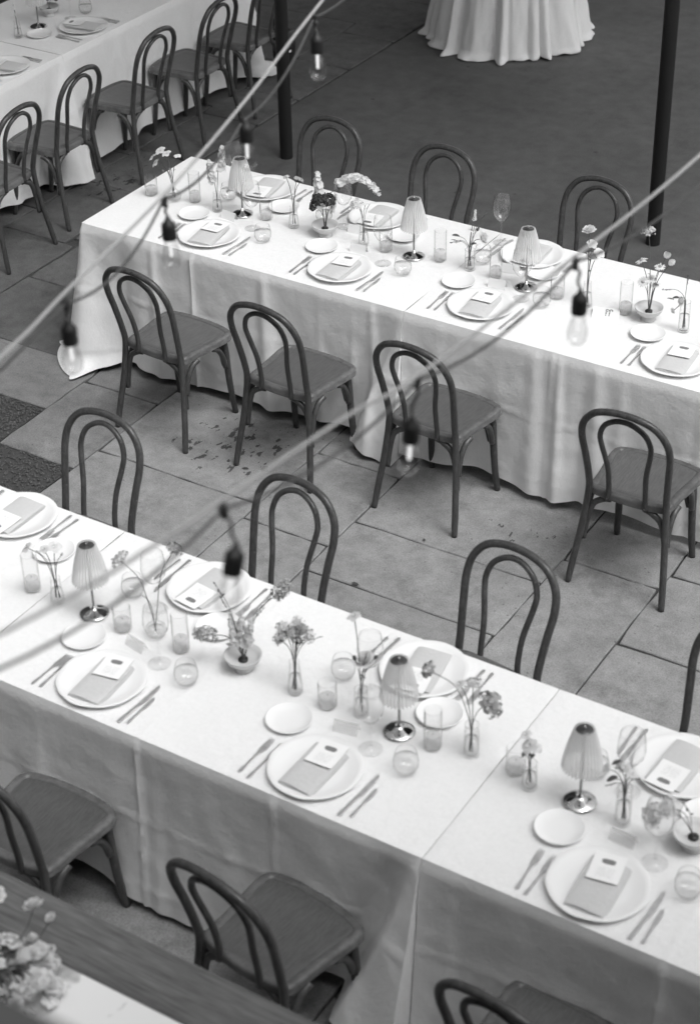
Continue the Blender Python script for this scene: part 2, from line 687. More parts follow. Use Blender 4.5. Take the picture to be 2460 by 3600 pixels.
rp = random.Random(3)
XL = [-0.93, -1.37, -2.285, -2.728, -3.652, -4.10, -5.012, -5.468, -6.46, -6.54]
JY = {0: [5.2, 6.2], 1: [5.575, 6.11], 2: [5.987], 3: [5.362, 5.778], 4: [6.17], 5: [5.67], 6: [5.48, 6.147], 7: [5.835, 6.277], 8: []}
for i in range(len(XL) - 1):
    xa, xb = XL[i + 1], XL[i]
    if xb - xa < .2:
        continue
    js = JY[i]
    ys = []
    y = js[0]
    while y > 2.0:
        y -= rp.choice((.45, .62, .9))
        ys.insert(0, y)
    ys += js
    y = ys[-1]
    while y < 7.40:
        y = min(7.40, y + rp.choice((.62, .9, .75)))
        if 7.40 - y < .25:
            y = 7.40
        ys.append(y)
    for a, b_ in zip(ys[:-1], ys[1:]):
        if i == 7 and b_ < 5.84:
            continue
        if i == 6 and b_ < 5.49 and b_ > 4.5:
            continue
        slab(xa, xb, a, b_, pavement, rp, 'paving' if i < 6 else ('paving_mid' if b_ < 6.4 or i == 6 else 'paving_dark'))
# narrow run of the left-hand strip beside the dark floor, and slabs under the side table
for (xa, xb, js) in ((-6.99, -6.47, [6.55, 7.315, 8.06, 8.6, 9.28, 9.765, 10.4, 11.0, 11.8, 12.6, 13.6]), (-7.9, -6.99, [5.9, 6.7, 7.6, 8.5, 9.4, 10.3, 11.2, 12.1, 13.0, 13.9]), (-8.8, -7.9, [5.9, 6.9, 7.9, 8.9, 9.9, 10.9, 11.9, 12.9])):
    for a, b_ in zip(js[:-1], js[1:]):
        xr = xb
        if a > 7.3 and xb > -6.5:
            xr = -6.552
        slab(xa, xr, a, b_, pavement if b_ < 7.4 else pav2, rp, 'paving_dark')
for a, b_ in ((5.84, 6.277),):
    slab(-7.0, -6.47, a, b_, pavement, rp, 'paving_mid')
# gravel beds
gb = MB()
gb.box((-6.0, 5.65, -.008), (1.06, .35, .006))
gb.box((-5.72, 5.12, -.0085), (1.40, .70, .006))
gbo = struct(link('gravel_bed', gb.mesh('gravel_bed', 'gravelbed', False)))
rg = random.Random(11)
gs = MB()
for _ in range(5200):
    if rg.random() < .38:
        x, y = rg.uniform(-6.2, -5.47), rg.uniform(5.50, 5.825)
        if y < 5.56 and rg.random() < .5:
            continue
    else:
        x, y = rg.uniform(-6.2, -5.02), rg.uniform(4.78, 5.472)
    s = rg.uniform(.004, .0095)
    mt = Matrix.Translation((x, y, -.004 + s * .5)) @ Euler((rg.random() * 6, rg.random() * 6, rg.random() * 6)).to_matrix().to_4x4() @ Matrix.Diagonal((s, s * rg.uniform(.6, 1), s * rg.uniform(.5, .9), 1))
    gs.add([(1, 0, 0), (-1, 0, 0), (0, 1, 0), (0, -1, 0), (0, 0, 1), (0, 0, -1)], [(0, 2, 4), (2, 1, 4), (1, 3, 4), (3, 0, 4), (2, 0, 5), (1, 2, 5), (3, 1, 5), (0, 3, 5)], mt)
go = link('gravel', gs.mesh('gravel', 'gravel', False))
go['kind'] = 'stuff'
tag(go, 'dark fine gravel filling the gaps between paving slabs', 'gravel')

# fallen leaves and debris on the paving
lf = MB()
lf.add([(-1, 0, 0), (-.4, -.45, .12), (.5, -.4, .15), (1.1, 0, .05), (.5, .4, .1), (-.4, .42, .16), (0, 0, 0)], [(0, 1, 6), (1, 2, 6), (2, 3, 6), (3, 4, 6), (4, 5, 6), (5, 0, 6)])
lfm = lf.mesh('fallen_leaf', 'leafd', True)
for i, (x, y, s, lab) in enumerate(((-3.40, 5.372, .018, 'small dark dry leaf on paving joint behind the second front-table chair'), (-4.23, 5.92, .03, 'curled dark dry leaf on paving beside the second middle-table chair'),
                                    (-4.31, 5.88, .016, 'tiny dark leaf by the second middle-table chair leg'), (-3.70, 8.02, .02, 'small dark leaf on the dark floor behind the middle table'),
                                    (-1.93, 5.18, .014, 'tiny dark leaf on paving near the right picture edge'), (-3.31, 5.80, .012, 'tiny leaf fragment on joint between the tables'))):
    tag(link('fallen_leaf', lfm, None, (x, y, .004), (rg.uniform(-.2, .2), rg.uniform(-.2, .2), i * 1.7), s), lab, 'leaf', 'fallen leaves')

ROOF_Z = 7.0
# pavilion: roof carried by dark posts over the dark floor
pv = thing('pavilion', 'dark steel posts of the roofed floor beyond the tables', 'pavilion', (-3.65, 8.96, 0))
for i, (x, y) in enumerate(((-6.107, 8.95), (-3.65, 8.97), (-1.19, 8.96), (-6.107, 14.6), (-1.19, 14.6))):
    b = MB()
    prof = [(.001, 0), (.040, 0), (.040, ROOF_Z - .05), (.001, ROOF_Z - .05)]
    b.lathe(prof, 24)
    link('post', b.mesh('post', 'post', True, 40), pv, (x + 3.65, y - 8.96, 0))
b = MB()
b.box((-1.6, 2.72, ROOF_Z + .04), (11.0, 8.56, .14))
link('roof', b.mesh('roof', 'roof', False), pv)
b = MB()
b.box((-3.425, -2.30, ROOF_Z + .04), (7.35, 1.48, .14))  # canopy added out of view to shade the side table and its chairs
link('added_shade_roof', b.mesh('added_shade_roof', 'roof', False), pv)
b = MB()
b.lathe([(.001, 0), (.040, 0), (.040, ROOF_Z - .05), (.001, ROOF_Z - .05)], 24)
link('post', b.mesh('post', 'post', True, 40), pv, (-5.0, -2.7, 0))  # unseen post added to carry the shade canopy
b = MB()
b.box((-.6, 0, ROOF_Z - .1), (8.8, .1, .13))
link('beam', b.mesh('beam', 'post', False), pv)

# the house the photograph is taken from: balcony wall, floor and parapet behind and below the camera
hs = thing('house_wall', 'dark rendered house wall with balcony behind the viewpoint', 'building', (0, -1.0, 0))
b = MB()
b.box((-2, -.3, 3.1), (26, .6, 6.2))
link('wall', b.mesh('wall', 'wall', False), hs)
b = MB()
b.box((-2, .85, 3.2), (26, 1.7, .2))
link('balcony_floor', b.mesh('balcony_floor', 'wall', False), hs)
b = MB()
b.box((-2, 1.62, 3.45), (26, .12, .3))
link('parapet', b.mesh('parapet', 'wall', False), hs)
b = MB()
b.box((-2, 1.5, 1.55), (26, .3, 3.1))
link('lower_wall', b.mesh('lower_wall', 'wall', False), hs)

b = MB()
b.box((2.9, 2.1, 3.2), (4.2, 4.4, 6.4))  # block added out of view, keeps light off the front table's near drop
link('added_shade_wing', b.mesh('added_shade_wing', 'wall', False), hs)
nw = MB()
nw.box((-10.2, 8.5, 3.0), (1.2, 17, 6.0))  # wall added out of view to cut sky light at the upper left
tag(link('added_shade_wall', nw.mesh('added_shade_wall', 'wall', False)), 'tall unseen wall added for shade beyond the side table at left', 'wall')


# ------------------------------------------------------------------ tables and cloths
def draped_table(label, x0, x1, y0, y1, free, seed, flaps=(.12, .03), fold=1.0, creases=(), rot=0, origin=(0, 0), group='white draped banquet tables', corner=.15, ridges=(), flare=.03):
    """free: (left end hangs, right end hangs). Cloth in local coordinates, front = -y side"""
    rnd = random.Random(seed)
    t = thing('draped_table', label, 'table', (origin[0], origin[1], 0), rot, group)
    ZT = .76
    L, W = x1 - x0, y1 - y0
    rc = .012

    def fam(n, amp):
        out = []
        for _ in range(n):
            out.append((rnd.uniform(0, 1), rnd.uniform(.025, .085), amp * rnd.uniform(.35, 1.0) * rnd.choice((1, 1, -.6)), rnd.uniform(.6, 1.5)))
        return out
    b = MB()
    strips = []

    def straight(a, c, n_):
        k = max(2, int(math.hypot(c[0] - a[0], c[1] - a[1]) / .0125))
        return [(a[0] + (c[0] - a[0]) * i / k, a[1] + (c[1] - a[1]) * i / k, n_[0], n_[1]) for i in range(k + 1)]

    def arc(cx, cy, a0, a1):
        return [(cx + rc * math.cos(a0 + (a1 - a0) * i / 14), cy + rc * math.sin(a0 + (a1 - a0) * i / 14), math.cos(a0 + (a1 - a0) * i / 14), math.sin(a0 + (a1 - a0) * i / 14)) for i in range(1, 14)]
    front = straight((x0 + (rc if free[0] else 0), y0), (x1 - (rc if free[1] else 0), y0), (0, -1))
    back = straight((x1 - (rc if free[1] else 0), y1), (x0 + (rc if free[0] else 0), y1), (0, 1))
    left = straight((x0, y1 - rc), (x0, y0 + rc), (-1, 0))
    right = straight((x1, y0 + rc), (x1, y1 - rc), (1, 0))
    if free[0] and not free[1]:
        strips = [back + arc(x0 + rc, y1 - rc, PI / 2, PI) + left + arc(x0 + rc, y0 + rc, PI, 1.5 * PI) + front]
    elif free[1] and not free[0]:
        strips = [front + arc(x1 - rc, y0 + rc, -PI / 2, 0) + right + arc(x1 - rc, y1 - rc, 0, PI / 2) + back]
    else:
        strips = [front, back]
    corners = []
    if free[0]:
        corners += [(x0, y0), (x0, y1)]
    if free[1]:
        corners += [(x1, y0), (x1, y1)]
    NT = 44
    for st in strips:
        folds = fam(int(6 + 6 * len(st) / 150), .036 * fold)
        hemn = [(rnd.uniform(2, 9), rnd.uniform(0, 6.3), rnd.uniform(.004, .014)) for _ in range(4)]
        Lg = 0
        ss = [0]
        for i in range(1, len(st)):
            Lg += math.hypot(st[i][0] - st[i - 1][0], st[i][1] - st[i - 1][1]) + .004
            ss.append(Lg)
        vs, fs = [], []
        n = len(st)
        for i, (x, y, nx, ny) in enumerate(st):
            s = ss[i]
            onfront = ny < -.5
            cd = min([math.hypot(x - c[0], y - c[1]) for c in corners] or [9])
            us = []
            for side, xe in ((0, x1), (1, x0)):
                if not free[1 - side]:
                    us.append((abs(x - xe), flaps[side], side))
            hem = .052 + sum(a * math.sin(k * s + p) for k, p, a in hemn)
            hem = max(.012, hem) * (1 - .75 * math.exp(-(cd / .14) ** 2))
            for u, F, sd_ in us:
                if F > .06 and onfront:
                    hem *= 1 - .8 * math.exp(-(u / .16) ** 2)
            hem = max(.006, hem)
            col = [(0, ZT), (.0, ZT)]
            for j in range(NT + 1):
                tt = j / NT
                zz = ZT - (ZT - hem) * tt
                D = .006 + flare * tt
                D += (.007 * mnoise.noise((s * 3.3, zz * 2.2, seed)) + .0030 * mnoise.noise((s * 11, zz * 9, seed + 5)) + .0035 * (.5 - abs(mnoise.noise((s * 4.3 + zz * 3.1, zz * 6.3 - s * 1.7, seed + 9)))) ) * min(1, tt * 4)
                for (cx, ra, rw) in ridges:
                    if onfront:
                        D += ra * tt ** .55 * math.exp(-((x - cx - .02 * tt) / (rw * (.45 + .75 * tt))) ** 2)
                for (c0, w_, a, p) in folds:
                    ds = s - c0 * Lg
                    ww = w_ * (.55 + .6 * tt)
                    if abs(ds) < 3 * ww:
                        D += a * (tt ** p) * math.exp(-(ds / ww) ** 2)
                D += .0035 * math.sin(s * 21 + seed) * tt * math.sin(s * 5.3 + 1.3 * seed)
                D += corner * (tt ** 1.15) * math.exp(-(cd / (.05 + .10 * tt)) ** 2)
                if corner and cd < .5:
                    D -= .055 * tt * math.exp(-((cd - .23) / .05) ** 2)
                    D += .03 * tt * math.exp(-((cd - .36) / .06) ** 2)
                for u, F, sd_ in us:
                    if F and onfront:
                        if F > .06:
                            w2 = .008 + .23 * tt ** 1.15
                            D += F * (tt ** 1.05) * (1.0 - .25 * (u / w2) if u < w2 else .75 * math.exp(-((u - w2) / (.012 + .012 * tt)) ** 2))
                            D -= .05 * tt * math.exp(-((u - w2 - .08) / .06) ** 2)
                        else:
                            D += F * (tt ** 1.05) * math.exp(-(u / .10) ** 2)
                for cx in creases:
                    if onfront:
                        D += .009 * math.exp(-((x - cx) / .008) ** 2)
                D += .0045 * math.exp(-((zz - .42) / .006) ** 2) + .003 * math.exp(-((zz - .12) / .006) ** 2)
                if tt > .92 and corner and cd < .5:
                    D += .085 * ((tt - .92) / .08) ** 1.3 * math.exp(-(cd / .13) ** 2) * (1 + .5 * math.sin(s * 37))
                if tt < .05:
                    D = D * tt / .05 - .004 * (1 - tt / .05)
                D = max(D, .002 * tt - .004)
                vs.append((x + nx * D, y + ny * D, zz - (.0 if j else 0)))
        m = NT + 1
        for i in range(n - 1):
            for j in range(NT):
                a, c = i * m + j, (i + 1) * m + j
                fs.append((a, a + 1, c + 1, c))
        o_ = len(b.v)
        b.add(vs, fs)
        # return of the cloth into the joint between two tables
        for (i, ok, xe) in ((0, True, None), (n - 1, True, None)):
            x, y, nx, ny = st[i]
            if min([math.hypot(x - c[0], y - c[1]) for c in corners] or [9]) < .1:
                continue
            vs2, fs2 = [], []
            for j in range(NT + 1):
                p = vs[i * m + j]
                vs2 += [p, (x + (-.004 if abs(x - x1) < .01 else .004), y - ny * .03, p[2])]
            for j in range(NT):
                fs2.append((2 * j, 2 * j + 1, 2 * j + 3, 2 * j + 2))
            b.add(vs2, fs2)
    # top
    ins = .004
    k = 40
    top = []
    if free[0]:
        xa = x0 + ins
    else:
        xa = x0
    xb = x1 - ins if free[1] else x1
    vs, fs = [], []
    nx_, ny_ = 190, 96
    for i in range(nx_ + 1):
        for j in range(ny_ + 1):
            px, py = xa + (xb - xa) * i / nx_, y0 + ins + (W - 2 * ins) * j / ny_
            e = min(1, min(px - x0 if free[0] else 1, x1 - px if free[1] else 1, py - y0, y1 - py) / .04)
            sm = 0
            for cx in creases:
                sm += .0016 * math.exp(-((px - cx) / .007) ** 2)
            sm += .0014 * math.exp(-((py - y0 - W * .5) / .007) ** 2) * e
            sm += e * (.0016 * mnoise.noise((px * 2.6, py * 2.6, seed)) + .0012 * (.4 - abs(mnoise.noise((px * 3.7 + py * 2, py * 5.1 - px, seed + 3)))))
            if not free[1]:
                sm -= .0014 * math.exp(-((px - x1) / .012) ** 2)
            if not free[0]:
                sm -= .0014 * math.exp(-((px - x0) / .012) ** 2)
            vs.append((px, py, ZT + sm + e * .0012 * math.sin(px * 5 + seed) * math.sin(py * 7 + px * 2)))
    for i in range(nx_):
        for j in range(ny_):
            a = i * (ny_ + 1) + j
            fs.append((a, a + ny_ + 1, a + ny_ + 2, a + 1))
    b.add(vs, fs)
    link('tablecloth', b.mesh('tablecloth', 'cloth', True, 60), t)
    tb = MB()
    tb.bbox(((x0 + x1) / 2, (y0 + y1) / 2, .735), (L - .03, W - .03, .03))
    link('tabletop', tb.mesh('tabletop', 'table_wood', False), t)
    for sx in (x0 + .18, x1 - .18):
        for sy in (y0 + .12, y1 - .12):
            lg = MB()
            lg.tube([(sx, sy, 0), (sx, sy, .72)], .016, 10)
            link('leg', lg.mesh('leg', 'brushed'), t)
    return t


AY0, AY1 = 3.448, 4.359
BY0, BY1 = 6.350, 7.272
draped_table('left section of the front banquet table in white linen', -5.60, -3.762, AY0, AY1, (False, False), 5, (.03, .02), .7, (-4.6,))
draped_table('middle section of the front banquet table in white linen', -3.760, -1.971, AY0, AY1, (False, False), 2, (.20, .02), .55, (-3.02, -2.5), flare=.014)
draped_table('right section of the front banquet table in white linen', -1.969, -.14, AY0, AY1, (False, False), 9, (.03, .035), .6, (-1.2,))
draped_table('left section of the middle banquet table with cloth puddling on paving', -5.565, -3.736, BY0, BY1, (True, False), 4, (.11, .03), .7, (-4.9,), corner=.13, flare=.008, ridges=((-5.13, .03, .035), (-4.49, .034, .045), (-3.90, .03, .03)))
draped_table('right section of the middle banquet table in white linen', -3.734, -1.90, BY0, BY1, (False, False), 8, (.03, .035), .6, (-2.996,), flare=.012, ridges=((-3.08, .02, .05), (-2.96, .03, .03), (-2.78, .03, .05)))
draped_table('near section of the side banquet table at upper left', -1.97, -.135, 0, .92, (False, False), 13, (.13, .03), .7, (), PI / 2, (-7.09, 8.225))
draped_table('far section of the side banquet table at upper left', -.133, 1.80, 0, .92, (False, True), 14, (.03, .05), .6, (), PI / 2, (-7.09, 8.225), corner=.06)

# round cocktail table with floor-length cloth
rt = thing('round_table', 'round table in floor-length pleated white cloth on the dark floor', 'table', (-5.91, 11.52, 0))
b = MB()
rr = random.Random(21)
ang = 0
fl_c = []
while ang < 2 * PI - .15:
    wdt = rr.choice((.16, .22, .3, .42, .55))
    fl_c.append((ang, wdt, rr.uniform(.35, 1.3)))
    ang += wdt
vs, fs = [], []
SEG, NT = 300, 46
zt = .76
for i in range(SEG):
    a = 2 * PI * i / SEG
    fo = 0
    amp = 1
    for (a0, wd_, k) in fl_c:
        u = (a - a0) / wd_
        if 0 <= u < 1:
            fo = abs(math.sin(PI * u ** (.6 + .8 * (k % .37) / .37))) ** (.55 + .6 * (k % .23) / .23)
            amp = k
    for j in range(NT + 1):
        tt = j / NT
        if tt < .9:
            t2 = tt / .9
            z = zt - (zt - .05) * t2
            rad = .40 + .10 * t2 ** .9 + (.012 + .075 * t2 ** .8) * fo * amp * min(1, t2 * 6)
        else:
            t3 = (tt - .9) / .1
            z = max(.008, .05 - .045 * math.sin(t3 * PI / 2))
            rad = .40 + .10 + .087 * fo * amp + .022 * math.sin(t3 * PI * .8) * (.35 + amp * fo)
        nz_ = mnoise.noise((math.cos(a) * 4, math.sin(a) * 4, z * 2)) * .02 + mnoise.noise((math.cos(a) * 11, math.sin(a) * 11, z * 7)) * .008
        rad += nz_ * min(1, tt * 3)
        if tt > .9:
            rad += .06 * t3 * mnoise.noise((math.cos(a) * 5, math.sin(a) * 5, 3.3))
            z = max(.008, z + .03 * t3 * max(0, mnoise.noise((math.cos(a) * 7, math.sin(a) * 7, 9.1))))
        vs.append((rad * math.cos(a), rad * math.sin(a), z))
m = NT + 1
for i in range(SEG):
    k = (i + 1) % SEG
    for j in range(NT):
        fs.append((i * m + j, i * m + j + 1, k * m + j + 1, k * m + j))
fs.append(tuple(i * m for i in range(SEG)))
b.add(vs, fs)
link('tablecloth', b.mesh('tablecloth', 'cloth', True, 70), rt)
b = MB()
b.lathe([(.001, 0), (.2, 0), (.2, .02), (.03, .05), (.03, .70), (.38, .72), (.38, .745), (.001, .745)], 24)
link('pedestal', b.mesh('pedestal', 'table_wood'), rt)


# ------------------------------------------------------------------ bentwood chair
HALF = [(.212, -.24, 0), (.203, -.222, .10), (.184, -.19, .28), (.171, -.175, .44), (.171, -.185, .52), (.181, -.212, .64), (.189, -.238, .735), (.177, -.258, .81), (.133, -.272, .87), (.07, -.279, .897), (0, -.281, .905)]
FULL = HALF + [(-x, y, z) for x, y, z in HALF[-2::-1]]
ch = []
b = MB()
path = cr(FULL, 7)
b.tube(path, [.0150 if p.z > .05 else .0132 + .0018 * p.z / .05 for p in path], 12)
ch.append(('bentwood_frame', b.mesh('bentwood_frame', 'frame'), []))
INH = [(.082, -.182, .425), (.080, -.186, .50), (.084, -.205, .60), (.104, -.232, .71), (.108, -.246, .765), (.088, -.258, .82), (.045, -.267, .855), (0, -.270, .866)]
b = MB()
b.tube(cr(INH + [(-x, y, z) for x, y, z in INH[-2::-1]], 7), .0116, 10)
ch.append(('inner_hoop', b.mesh('inner_hoop', 'frame'), []))


def seat_outline(k=0.0):
    """closed outline, k = inset"""
    base = [(.165, -.165), (.181, -.135), (.187, -.05), (.199, .05), (.206, .115), (.200, .155), (.172, .180), (.10, .196), (0, .201)]
    pts = [Vector((x, y, 0)) for x, y in base]
    rear = [(.12, -.178), (.06, -.184), (0, -.186)]
    half = [Vector((x, y, 0)) for x, y in rear[::-1]] + pts
    full = half + [Vector((-p.x, p.y, 0)) for p in half[-2:0:-1]]
    c = Vector((0, .012, 0))
    out = []
    n = len(full)
    dense = []
    for i in range(n):
        a, b_, c_, d = full[i - 1], full[i], full[(i + 1) % n], full[(i + 2) % n]
        for q in range(3):
            t = q / 3
            dense.append(.5 * ((2 * b_) + (-a + c_) * t + (2 * a - 5 * b_ + 4 * c_ - d) * t * t + (-a + 3 * b_ - 3 * c_ + d) * t ** 3))
    N = len(dense)
    for i in range(N):
        tg = (dense[(i + 1) % N] - dense[i - 1]).normalized()
        nrm = Vector((tg.y, -tg.x, 0))
        if nrm.dot(dense[i] - c) < 0:
            nrm = -nrm
        out.append(dense[i] - nrm * k)
    return out


b = MB()
rings = [(.010, .418), (.0, .424), (0, .448), (.004, .455), (.012, .458), (.028, .457), (.033, .453)]
vs, fs = [], []
for k, z in rings:
    vs += [Vector((p.x, p.y, z)) for p in seat_outline(k)]
N = len(seat_outline())
for r_ in range(len(rings) - 1):
    for i in range(N):
        j = (i + 1) % N
        fs.append((r_ * N + i, r_ * N + j, (r_ + 1) * N + j, (r_ + 1) * N + i))
fs.append(tuple(range(N - 1, -1, -1)))
b.add(vs, fs)
rimm = b.mesh('seat_frame', 'rim', True, 50)
b = MB()
vs, fs = [], []
rings = [(1.0, .4525), (.965, .4545), (.80, .4515), (.5, .4485), (.2, .4478)]
for k, z in rings:
    vs += [Vector((p.x * k, (p.y - .012) * k + .012, z)) for p in seat_outline(.031)]
for r_ in range(len(rings) - 1):
    for i in range(N):
        j = (i + 1) % N
        fs.append((r_ * N + i, r_ * N + j, (r_ + 1) * N + j, (r_ + 1) * N + i))
fs.append(tuple((len(rings) - 1) * N + i for i in range(N)))
b.add(vs, fs)
seatm = b.mesh('seat_panel', 'seat', True, 50)
ch.append(('seat', rimm, [('seat_panel', seatm)]))
for s in (1, -1):
    b = MB()
    p = cr([(s * .158, .140, .432), (s * .163, .150, .34), (s * .166, .158, .22), (s * .170, .170, .10), (s * .176, .184, 0)], 5)
    b.tube(p, [.0185 - .004 * i / (len(p) - 1) for i in range(len(p))], 12)
    ch.append(('leg', b.mesh('leg', 'frame'), []))
BR = []
for s in (1, -1):
    BR.append([(s * .182, -.176, .20), (s * .172, -.170, .29), (s * .150, -.168, .375), (s * .105, -.166, .410), (s * .075, -.165, .418)])
    BR.append([(s * .184, -.170, .27), (s * .180, -.150, .34), (s * .181, -.115, .395), (s * .186, -.075, .417)])
    BR.append([(s * .167, .140, .27), (s * .172, .115, .34), (s * .180, .075, .395), (s * .184, .04, .417)])
    BR.append([(s * .150, .152, .27), (s * .125, .156, .34), (s * .085, .162, .395), (s * .05, .166, .417)])
for p in BR:
    b = MB()
    b.tube(cr(p, 6), .0135, 8)
    ch.append(('brace', b.mesh('brace', 'frame'), []))
b = MB()
for s in (1, -1):
    b.tube([(s * .082, -.196, .436), (s * .082, -.1985, .436)], .005, 8)
ch.append(('screw', b.mesh('screw', 'dark_cap'), []))

CH = [
    (-4.829, 6.108, -4, 'bentwood chair at the middle table near side, first from the left', 'chairs on the near side of the middle table'),
    (-4.145, 6.118, -3, 'bentwood chair at the middle table near side, second from the left', 'chairs on the near side of the middle table'),
    (-3.410, 6.143, -3, 'bentwood chair at the middle table near side, third, behind a hanging bulb', 'chairs on the near side of the middle table'),
    (-2.431, 6.093, 1, 'bentwood chair at the middle table near side, rightmost, cut by the frame', 'chairs on the near side of the middle table'),
    (-5.000, 7.480, 178, 'bentwood chair back behind the middle table, nearest the dark post', 'chairs on the far side of the middle table'),
    (-4.313, 7.452, 175, 'bentwood chair back behind the middle table, second of three', 'chairs on the far side of the middle table'),
    (-3.468, 7.486, 175, 'bentwood chair back behind the middle table, under the rising string of lights', 'chairs on the far side of the middle table'),
    (-4.192, 4.520, 179, 'bentwood chair at the front table far side, leftmost by the gravel', 'chairs on the far side of the front table'),
    (-3.290, 4.503, 174, 'bentwood chair at the front table far side, second from the left', 'chairs on the far side of the front table'),
    (-2.399, 4.530, 173, 'bentwood chair at the front table far side, third and largest in view', 'chairs on the far side of the front table'),
    (-1.500, 4.520, 176, 'bentwood chair at the right picture edge behind the front table, mostly cut', 'chairs on the far side of the front table'),
    (-3.282, 3.222, 0, 'shadowed bentwood chair at the front table near side, cut by the left edge', 'chairs on the near side of the front table'),
    (-2.340, 3.232, -8, 'shadowed bentwood chair in the front, beside the wooden counter edge', 'chairs on the near side of the front table'),
    (-1.457, 3.249, -6, 'bentwood chair at the bottom right, only its top and seat visible', 'chairs on the near side of the front table'),
    (-6.815, 7.063, 92, 'dark bentwood chair at the side table, lowest, cut by the left edge', 'chairs along the side table'),
    (-6.870, 7.660, 92, 'dark bentwood chair at the side table, second from the left', 'chairs along the side table'),
    (-6.870, 8.378, 91, 'dark bentwood chair at the side table, third from the left', 'chairs along the side table'),
    (-6.860, 9.010, 91, 'dark bentwood chair at the side table, fourth from the left', 'chairs along the side table'),
    (-6.860, 9.570, 91, 'dark bentwood chair at the side table, farthest, next to the dark post', 'chairs along the side table'),
]
for x, y, a, lab, grp in CH:
    place(ch, 'bentwood_chair', lab, 'chair', (x, y, 0), R(a), grp)

# black bag hanging under the farthest side-table chair
bag = thing('black_bag', 'small black bag with a pale tag hanging off the farthest side-table chair', 'bag', (-6.70, 9.84, .19))
b = MB()
b.lathe([(.001, 0), (.06, .005), (.085, .03), (.09, .12), (.088, .215), (.001, .22)], 20, Matrix.Diagonal((.6, 1.25, 1, 1)))
link('bag_body', b.mesh('bag_body', 'black'), bag)
b = MB()
b.tube(cr([(0, -.09, .2), (-.02, -.08, .31), (-.01, -.05, .345), (.01, -.04, .30), (0, .09, .2)], 5), .006, 6)
link('strap', b.mesh('strap', 'black'), bag)
b = MB()
b.box((.0565, -.02, .11), (.004, .035, .012))
link('tag', b.mesh('tag', 'card', False), bag)

# ------------------------------------------------------------------ tableware prototypes
TZ = .7612


def ring_prof(prof, seg, mod=None, mat='ceramic', name='plate', ang=50):
    b = MB()
    b.lathe(prof, seg, None, mod)
    return b.mesh(name, mat, True, ang)


def wavy(k, amp, ph):
    def f(a, i, r, z):
        e = max(0, (r - .05) / .10)
        return 1 + e * amp * (math.sin(k * a + ph) + .6 * math.sin((k + 4) * a + ph * 2))
    return f


plates = []
for q in range(3):
    plates.append([('plate', ring_prof([(.001, .004), (.075, .004), (.08, 0), (.10, .003), (.135, .013), (.149, .019), (.1515, .0215), (.149, .023), (.132, .018), (.105, .010), (.088, .0075), (.001, .007)], 72, wavy(7, .006, q * 2.1)), [])])
sidep = [('side_plate', ring_prof([(.001, .004), (.04, .004), (.043, 0), (.06, .006), (.0765, .0155), (.0775, .017), (.0755, .018), (.058, .009), (.04, .0065), (.001, .006)], 48, wavy(6, .006, 1)), [])]


def napkin_mesh(seed):
    rnd = random.Random(seed)
    b = MB()
    w2, l2 = .0625, .110
    layers = 4
    z = 0
    for k in range(layers):
        h = .0042
        ofs = rnd.uniform(-.002, .002)
        nx, ny = 10, 16
        vs, fs = [], []
        for side in (0, 1):
            for i in range(nx + 1):
                for j in range(ny + 1):
                    u, v = i / nx * 2 - 1, j / ny * 2 - 1
                    x = u * (w2 - .001 * k) + ofs
                    y = v * (l2 - .0012 * k) + .002 * math.sin(u * 3 + k)
                    zz = z + (h * (1 - .6 * abs(u) ** 6) if side else .0004) + .0012 * math.sin(u * 4 + k + seed) * (.5 + .5 * v)
                    zz += .0035 * (1 - v) * .5 * (k / layers) * math.cos(u * 1.5)
                    vs.append((x, y, zz))
        m = (nx + 1) * (ny + 1)
        for i in range(nx):
            for j in range(ny):
                a = i * (ny + 1) + j
                fs.append((m + a, m + a + ny + 1, m + a + ny + 2, m + a + 1))
                fs.append((a, a + 1, a + ny + 2, a + ny + 1))
        for i in range(nx):
            for jj in (0, ny):
                a, c = i * (ny + 1) + jj, (i + 1) * (ny + 1) + jj
                fs.append((a, c, c + m, a + m) if jj == 0 else (c, a, a + m, c + m))
        for j in range(ny):
            for ii in (0, nx):
                a, c = ii * (ny + 1) + j, ii * (ny + 1) + j + 1
                fs.append((c, a, a + m, c + m) if ii == 0 else (a, c, c + m, a + m))
        b.add(vs, fs)
        z += h * .95
    return b.mesh('napkin', 'napkin', True, 40)


napkins = [napkin_mesh(i) for i in range(3)]


def card_mesh(name, w_, l_, mat, curl=.0):
    me = bpy.data.meshes.new(name)
    n = 6
    vs, fs, uvs = [], [], []
    for i in range(n + 1):
        v = i / n
        for u in (0, 1):
            vs.append(((u - .5) * w_, (v - .5) * l_, .0006 + curl * (v - .5) ** 2))
    for i in range(n):
        fs.append((2 * i, 2 * i + 1, 2 * i + 3, 2 * i + 2))
    m = len(vs)
    vs += [(p[0], p[1], p[2] - .0006) for p in vs]
    for i in range(n):
        fs.append((m + 2 * i + 2, m + 2 * i + 3, m + 2 * i + 1, m + 2 * i))
        fs.append((2 * i + 1, m + 2 * i + 1, m + 2 * i + 3, 2 * i + 3))
        fs.append((m + 2 * i, 2 * i, 2 * i + 2, m + 2 * i + 2))
    fs += [(0, m, m + 1, 1), (2 * n, 2 * n + 1, m + 2 * n + 1, m + 2 * n)]
    me.from_pydata(vs, [], fs)
    ul = me.uv_layers.new(name='UVMap')
    for p in me.polygons:
        for li in p.loop_indices:
            vi = me.loops[li].vertex_index
            k = vi % m
            ul.data[li].uv = ((k % 2) if p.index < n else .02, (k // 2) / n if p.index < n else .02)
    me.materials.append(M[mat])
    me.update()
    return me


menum = card_mesh('menu_card', .096, .118, 'menu', .012)

